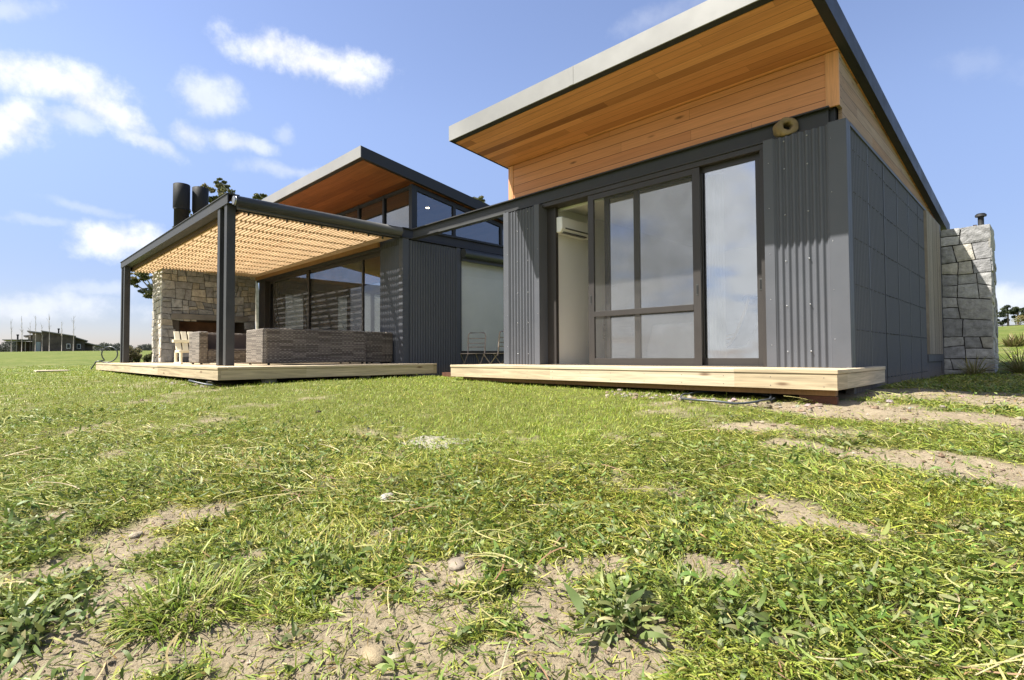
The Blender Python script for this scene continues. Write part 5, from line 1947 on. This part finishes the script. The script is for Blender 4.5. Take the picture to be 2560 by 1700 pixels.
def euc(u0, vg, depth, crown_px, seed, label):
    """a gum tree: crown clumps given by where they show against the sky at this depth"""
    rn = random.Random(seed)
    d = depth
    base = at_depth(u0, vg, d)
    base[2] = float(ground_base(base[0], base[1])) - .1
    cl, limbs = [], []
    top = max(crown_px, key=lambda c: -c[1])
    pt = at_depth(top[0], top[1], d)
    mid = base * .45 + pt * .55 + np.array([rn.uniform(-.5, .5), rn.uniform(-.5, .5), 0])
    trunkpts = [base, base * .7 + mid * .3 + np.array([.2, 0, 0]), mid, mid * .4 + pt * .6, pt]
    limbs.append((trunkpts, .02 * d * .35))
    for (u, v, ru, rv) in crown_px:
        c = at_depth(u, v, d) + (RT * 0 + FW * rn.uniform(-.8, .8))
        ra, rb = ru / FPX * d, rv / FPX * d
        # split every clump in smaller ones
        for k in range(12):
            o = np.array([rn.uniform(-.85, .85) * ra, rn.uniform(-.85, .85) * ra, rn.uniform(-.7, .7) * rb])
            cl.append((*(c + o), ra * .36, ra * .36, rb * .26))
        s = mid * .5 + pt * .5
        limbs.append(([s, s * .5 + c * .5 + np.array([0, 0, -.15]), c], .02 * d * .12))
    tree('gum_tree', base, limbs, cl, 60, .062 * d / 40 * 1.2, EUC, EW, seed, label, group='gum trees behind the farther pavilion', bark='pale_bark')


euc(545, 900, 42, [(548, 456, 17, 14), (520, 478, 20, 13), (560, 486, 28, 14), (535, 500, 18, 8), (588, 500, 14, 8)], 1, 'tall gum tree whose crown rises just right of the twin flues')
euc(470, 900, 44, [(478, 535, 7, 22), (430, 572, 10, 10), (476, 560, 9, 16)], 2, 'gum tree half hidden behind the twin black flues')
euc(470, 900, 40, [(352, 692, 22, 12), (340, 708, 14, 14), (372, 720, 24, 22), (378, 690, 16, 12), (362, 738, 12, 8), (395, 706, 12, 18)], 3, 'low gum branches showing left of the stone fireplace')
euc(650, 900, 48, [(652, 494, 14, 7), (664, 500, 10, 6)], 4, 'gum crown tip peeping over the left roof fascia')
euc(1195, 900, 46, [(1192, 496, 14, 10), (1200, 503, 12, 8), (1210, 512, 10, 6)], 5, 'gum crown tip peeping over the sloping side of the farther roof')


def shrub(u, v, depth, ru, rv, seed, cols, label):
    c = at_depth(u, v, depth)
    ra, rb = ru / FPX * depth, rv / FPX * depth
    base = np.array([c[0], c[1], float(ground_base(c[0], c[1]))])
    rn = random.Random(seed)
    cl = []
    for k in range(16):
        o = np.array([rn.uniform(-.65, .65) * ra, rn.uniform(-.65, .65) * ra, rn.uniform(-.7, .7) * rb])
        cl.append((*(c + o), ra * .4, ra * .4, rb * .35))
    tree('shrub', base, [([base, base * .5 + c * .5, c], .04), ([base, c + np.array([ra * .4, 0, rb * .3])], .03), ([base, c + np.array([-ra * .4, 0, rb * .2])], .03)], cl, 120, .022 * depth / 20 * 1.4,
         cols, [1] * len(cols), seed, label, 'shrub', 'shrubs past the fireplace')


shrub(330, 888, 22, 22, 24, 1, [(0.10, 0.11, 0.04), (0.15, 0.13, 0.06), (0.19, 0.16, 0.08)], 'round tan green shrub beside the far pergola post')
shrub(372, 896, 22, 16, 16, 2, [(0.09, 0.10, 0.04), (0.13, 0.12, 0.05)], 'smaller shrub touching the stone fireplace')


def far_house():
    D = 100.0
    def P(u, v, dd=0):
        return at_depth(u, v, D + dd)
    c = P(150, 880)
    t = thing('far_house', c, 'low dark stone house with stepped mono pitch roofs across the field at left', 'house')
    ex = RT / np.linalg.norm(RT[:2])
    hv = np.array([c[0], c[1], 0]) / math.hypot(c[0], c[1])
    ex = np.array([hv[1], -hv[0], 0])
    ey = hv
    px = D / FPX
    cth = 100.0 / math.hypot(c[0], c[1])
    def X(u): return (u - 150) * px * cth
    def Zv(v): return (883 - v) * px + 0.35
    def pt(u, v, dep): return np.array([c[0], c[1], 0]) + ex * X(u) + ey * dep + np.array([0, 0, Zv(v)])
    def prism(b, pl, d0, d1, m=0):
        n = len(pl)
        vs = [pt(u, v, d0) for u, v in pl] + [pt(u, v, d1) for u, v in pl]
        b.add(vs, [tuple(range(n)), tuple(range(2 * n - 1, n - 1, -1))] + [(i, n + i, n + (i + 1) % n, (i + 1) % n) for i in range(n)], m)
    part('stone_wall', t, 'far_wall', lambda b: prism(b, [(104, 884), (188, 884), (188, 832), (104, 820)], 0, 9))
    part('wall', t, 'far_render', lambda b: prism(b, [(80, 884), (103.5, 884), (103.5, 826), (82, 826)], .6, 9))
    part('wall', t, 'far_wall', lambda b: prism(b, [(188.5, 884), (214, 884), (214, 842), (188.5, 836)], 1.5, 9))
    part('wall', t, 'far_wall', lambda b: prism(b, [(214.5, 884), (236, 884), (236, 852), (214.5, 848)], 2.5, 9))
    part('roof', t, 'far_roof', lambda b: prism(b, [(103, 819.6), (190, 831.6), (190, 834), (103, 822)], -.4, 9.5))
    part('roof', t, 'far_roof', lambda b: prism(b, [(69, 820.5), (104, 824), (104, 826.5), (69, 823)], -.2, 9.4))
    part('roof', t, 'far_roof', lambda b: prism(b, [(186, 833), (222, 843), (222, 845), (186, 836)], .8, 9.4))
    part('roof', t, 'far_roof', lambda b: prism(b, [(213, 846), (268, 858.5), (268, 860.5), (213, 849)], 1.5, 9.4))
    part('roof', t, 'far_roof', lambda b: prism(b, [(60, 832), (81, 830), (81, 833), (60, 834.5)], 1, 9.4))
    part('wall', t, 'far_render', lambda b: prism(b, [(70, 844), (80, 844), (80, 833), (72, 834)], 1.5, 8))
    part('veranda_roof', t, 'far_roof', lambda b: (prism(b, [(14, 843.5), (80, 842.5), (80, 844), (14, 845)], -2, 6), prism(b, [(30, 848), (80, 846), (80, 847), (30, 849)], -2.2, -1.8)))
    for u in (34, 46, 58, 66):
        part('veranda_post', t, 'pale_bark', lambda b: prism(b, [(u, 884), (u + 1.6, 884), (u + 1.6, 846), (u, 846)], -1.8, -1.6))
    part('wall', t, 'far_wall', lambda b: prism(b, [(40, 884), (79.5, 884), (79.5, 846), (40, 846)], 4, 8))
    part('door', t, 'far_glass', lambda b: prism(b, [(91, 884), (102, 884), (102, 848), (91, 848)], .5, .58))
    for u, v in ((166, 852), (193, 852)):
        wd_ = part('window', t, 'white_plastic', lambda b: prism(b, [(u, v + 12), (u + 10, v + 12), (u + 10, v), (u, v)], -.08 if u < 180 else 1.4, -.02 if u < 180 else 1.48))
        part('pane', wd_, 'charcoal', lambda b: prism(b, [(u + 1.2, v + 10.8), (u + 8.8, v + 10.8), (u + 8.8, v + 1), (u + 1.2, v + 1)], -.12 if u < 180 else 1.34, -.09 if u < 180 else 1.39))
    for u, v in ((145.5, 812), (45, 829)):
        part('chimney', t, 'flue_black', lambda b: (prism(b, [(u - 2, v + 16), (u + 2, v + 16), (u + 2, v + 3), (u - 2, v + 3)], 3, 3.4), prism(b, [(u - 3, v + 3), (u + 3, v + 3), (u + 3, v), (u - 3, v)], 2.9, 3.5)))


far_house()

# thin bare saplings planted before the far house
for k, (u, vt, vb, dd) in enumerate([(28, 802, 880, 92), (54, 790, 882, 90), (88, 790, 879, 93), (123, 784, 881, 88), (154, 805, 879, 92), (183, 790, 879, 91), (105, 812, 878, 97), (75, 806, 878, 98)]):
    base = at_depth(u, vb, dd)
    base[2] = float(ground_base(base[0], base[1])) - .05
    top = at_depth(u + (k % 3 - 1) * .8, vt, dd)
    rn = random.Random(k)
    limbs = [([base, base * .5 + top * .5 + np.array([.05, .05, 0]), top], .055)]
    for j in range(9):
        q = rn.uniform(.45, .95)
        s = base * (1 - q) + top * q
        limbs.append(([s, s + np.array([rn.uniform(-.35, .35), rn.uniform(-.35, .35), rn.uniform(.5, .9)])], .02))
    words = ['leftmost', 'second from left', 'third from left', 'tallest', 'short one under the chimney', 'rightmost', 'slender one behind the wall corner', 'faint one behind the step'][k]
    lab = ['leftmost thin bare sapling left of the far house', 'second thin bare sapling from the left over the veranda', 'bare sapling in front of the pale wall of the far house', 'tallest bare sapling before the left part of the stone wall',
           'short bare sapling under the chimney of the far house', 'bare sapling before the right end of the stone wall', 'slender bare sapling behind the stepped roof', 'faint bare sapling behind the upper veranda roof'][k]
    tree('sapling', base, limbs, None, 0, 0, None, None, k, lab, 'sapling', 'bare saplings by the far house', 'pale_bark')


def treeline(name, u0, u1, vb, depth, hpx, seed, cols, label, n=60):
    rn = random.Random(seed)
    cl = []
    for k in range(n):
        u = rn.uniform(u0, u1)
        hh = hpx * (0.35 + .65 * float(fbm(np.array(u * .045), np.array(seed * 3.0), seed, 3)) * 1.3)
        c = at_depth(u, vb - hh * .5, depth + rn.uniform(-8, 8))
        s = depth / FPX
        for q in range(3):
            cl.append((c[0] + rn.uniform(-2, 2) * s * 3, c[1] + rn.uniform(-2, 2) * s * 3, c[2] + rn.uniform(-.35, .5) * hh * s, 5.5 * s, 5.5 * s, hh * .22 * s))
    V, F, T = leaf_cloud(cl, 70, .9 * depth / FPX * 1.15, cols, [1] * len(cols), seed)
    o = np_mesh(name, V, F, 'tree_leaf', T, None, False)
    tag(o, label, 'wood', kind='stuff')


FARG = [(0.060, 0.070, 0.055), (0.075, 0.082, 0.060), (0.050, 0.058, 0.050)]
treeline('distant_wood', -120, 70, 884, 190, 34, 3, FARG, 'dark wood on the skyline left of the far house', 90)
treeline('distant_wood', 230, 420, 884, 190, 26, 4, FARG, 'distant trees on the skyline right of the far house', 90)


def pine(u, vb, vt, depth, ru, seed, label, cols):
    rn = random.Random(seed)
    base = at_depth(u, vb, depth)
    base[2] = min(base[2], float(ground_base(base[0], base[1])))
    top = at_depth(u, vt, depth)
    s = depth / FPX
    limbs = [([base, base * .5 + top * .5, top], .22)]
    cl = []
    H = vb - vt
    for k in range(14):
        q = rn.uniform(.42, 1.0)
        s0 = base * (1 - q) + top * q
        wdt = ru * (1.15 - .55 * q) * rn.uniform(.4, 1)
        ang = rn.uniform(0, 6.3)
        e = s0 + np.array([math.cos(ang) * wdt * s, math.sin(ang) * wdt * s, rn.uniform(-.3, .6)])
        limbs.append(([s0 - np.array([0, 0, .3]), e], .07))
        cl.append((*e, ru * .30 * s, ru * .30 * s, H * .075 * s))
    tree('pine_tree', base, limbs, cl, 130, .12, cols, [1] * len(cols), seed, label, 'pine', 'pines behind the paddock fence')


PN = [(0.045, 0.060, 0.030), (0.060, 0.075, 0.035), (0.035, 0.048, 0.028)]
pine(2492, 816, 782, 100, 14, 1, 'small pine closest to the stone chimney', PN)
pine(2520, 816, 770, 95, 20, 2, 'broad pine behind the fence past the chimney', PN)
pine(2545, 816, 769, 92, 18, 3, 'dark round topped pine behind the yellowish young tree', PN)
pine(2566, 816, 772, 90, 16, 4, 'pine cut by the right picture edge', PN)
yb = at_depth(2551, 834, 52)
yb[2] = float(ground_base(yb[0], yb[1])) - .05
yt = at_depth(2551, 800, 52)
tree('young_tree', yb, [([yb, yb * .5 + yt * .5, yt], .045)], [(*(yt + np.array([dx, dy, dz])), .35, .35, .22) for dx, dy, dz in ((-.3, -.3, 0), (.3, .3, .05), (0, 0, .25), (-.15, .1, -.2), (.4, .4, -.1))], 110, .05,
     [(0.20, 0.19, 0.06), (0.24, 0.20, 0.08)], [1, 1], 9, 'yellowish young tree standing before the paddock fence', 'tree', None, 'bark')


def paddock_fence():
    a = at_depth(2440, 818, 68)
    b_ = at_depth(2640, 816, 68)
    t = thing('paddock_fence', (a + b_) / 2, 'dark two rail timber fence along the crest of the field', 'fence')
    n = 7
    pts = [a + (b_ - a) * i / (n - 1) for i in range(n)]
    for p in pts:
        p[2] = float(ground_base(p[0], p[1]))
    for p in pts:
        part('fence_post', t, 'fence_wood', lambda m: m.box(p[0] - .07, p[0] + .07, p[1] - .07, p[1] + .07, p[2] - .2, p[2] + 1.05 * .42 * 1.0 + .0))
    for hz in (.40, .12):
        def f(m):
            for p, q in zip(pts[:-1], pts[1:]):
                m.tube([(p[0], p[1], p[2] + hz), (q[0], q[1], q[2] + hz)], .05, 6)
        part('rail', t, 'fence_wood', f)


paddock_fence()

# lid of a tank in the lawn at left
lp = ground_hit(130, 928)
lb = MB()
for i in range(1):
    lb.box(lp[0] - .50, lp[0] + .40, lp[1] - .35, lp[1] + .35, lp[2] - .08, lp[2] + .028)
tag(lb.build('tank_lid', 'pond_lid', None, .01, origin=lp), 'flat pale slab lying in the lawn at far left', 'slab')

for o in bpy.data.objects:
    if '_o' in o:
        del o['_o']
print('objects', len(bpy.data.objects))
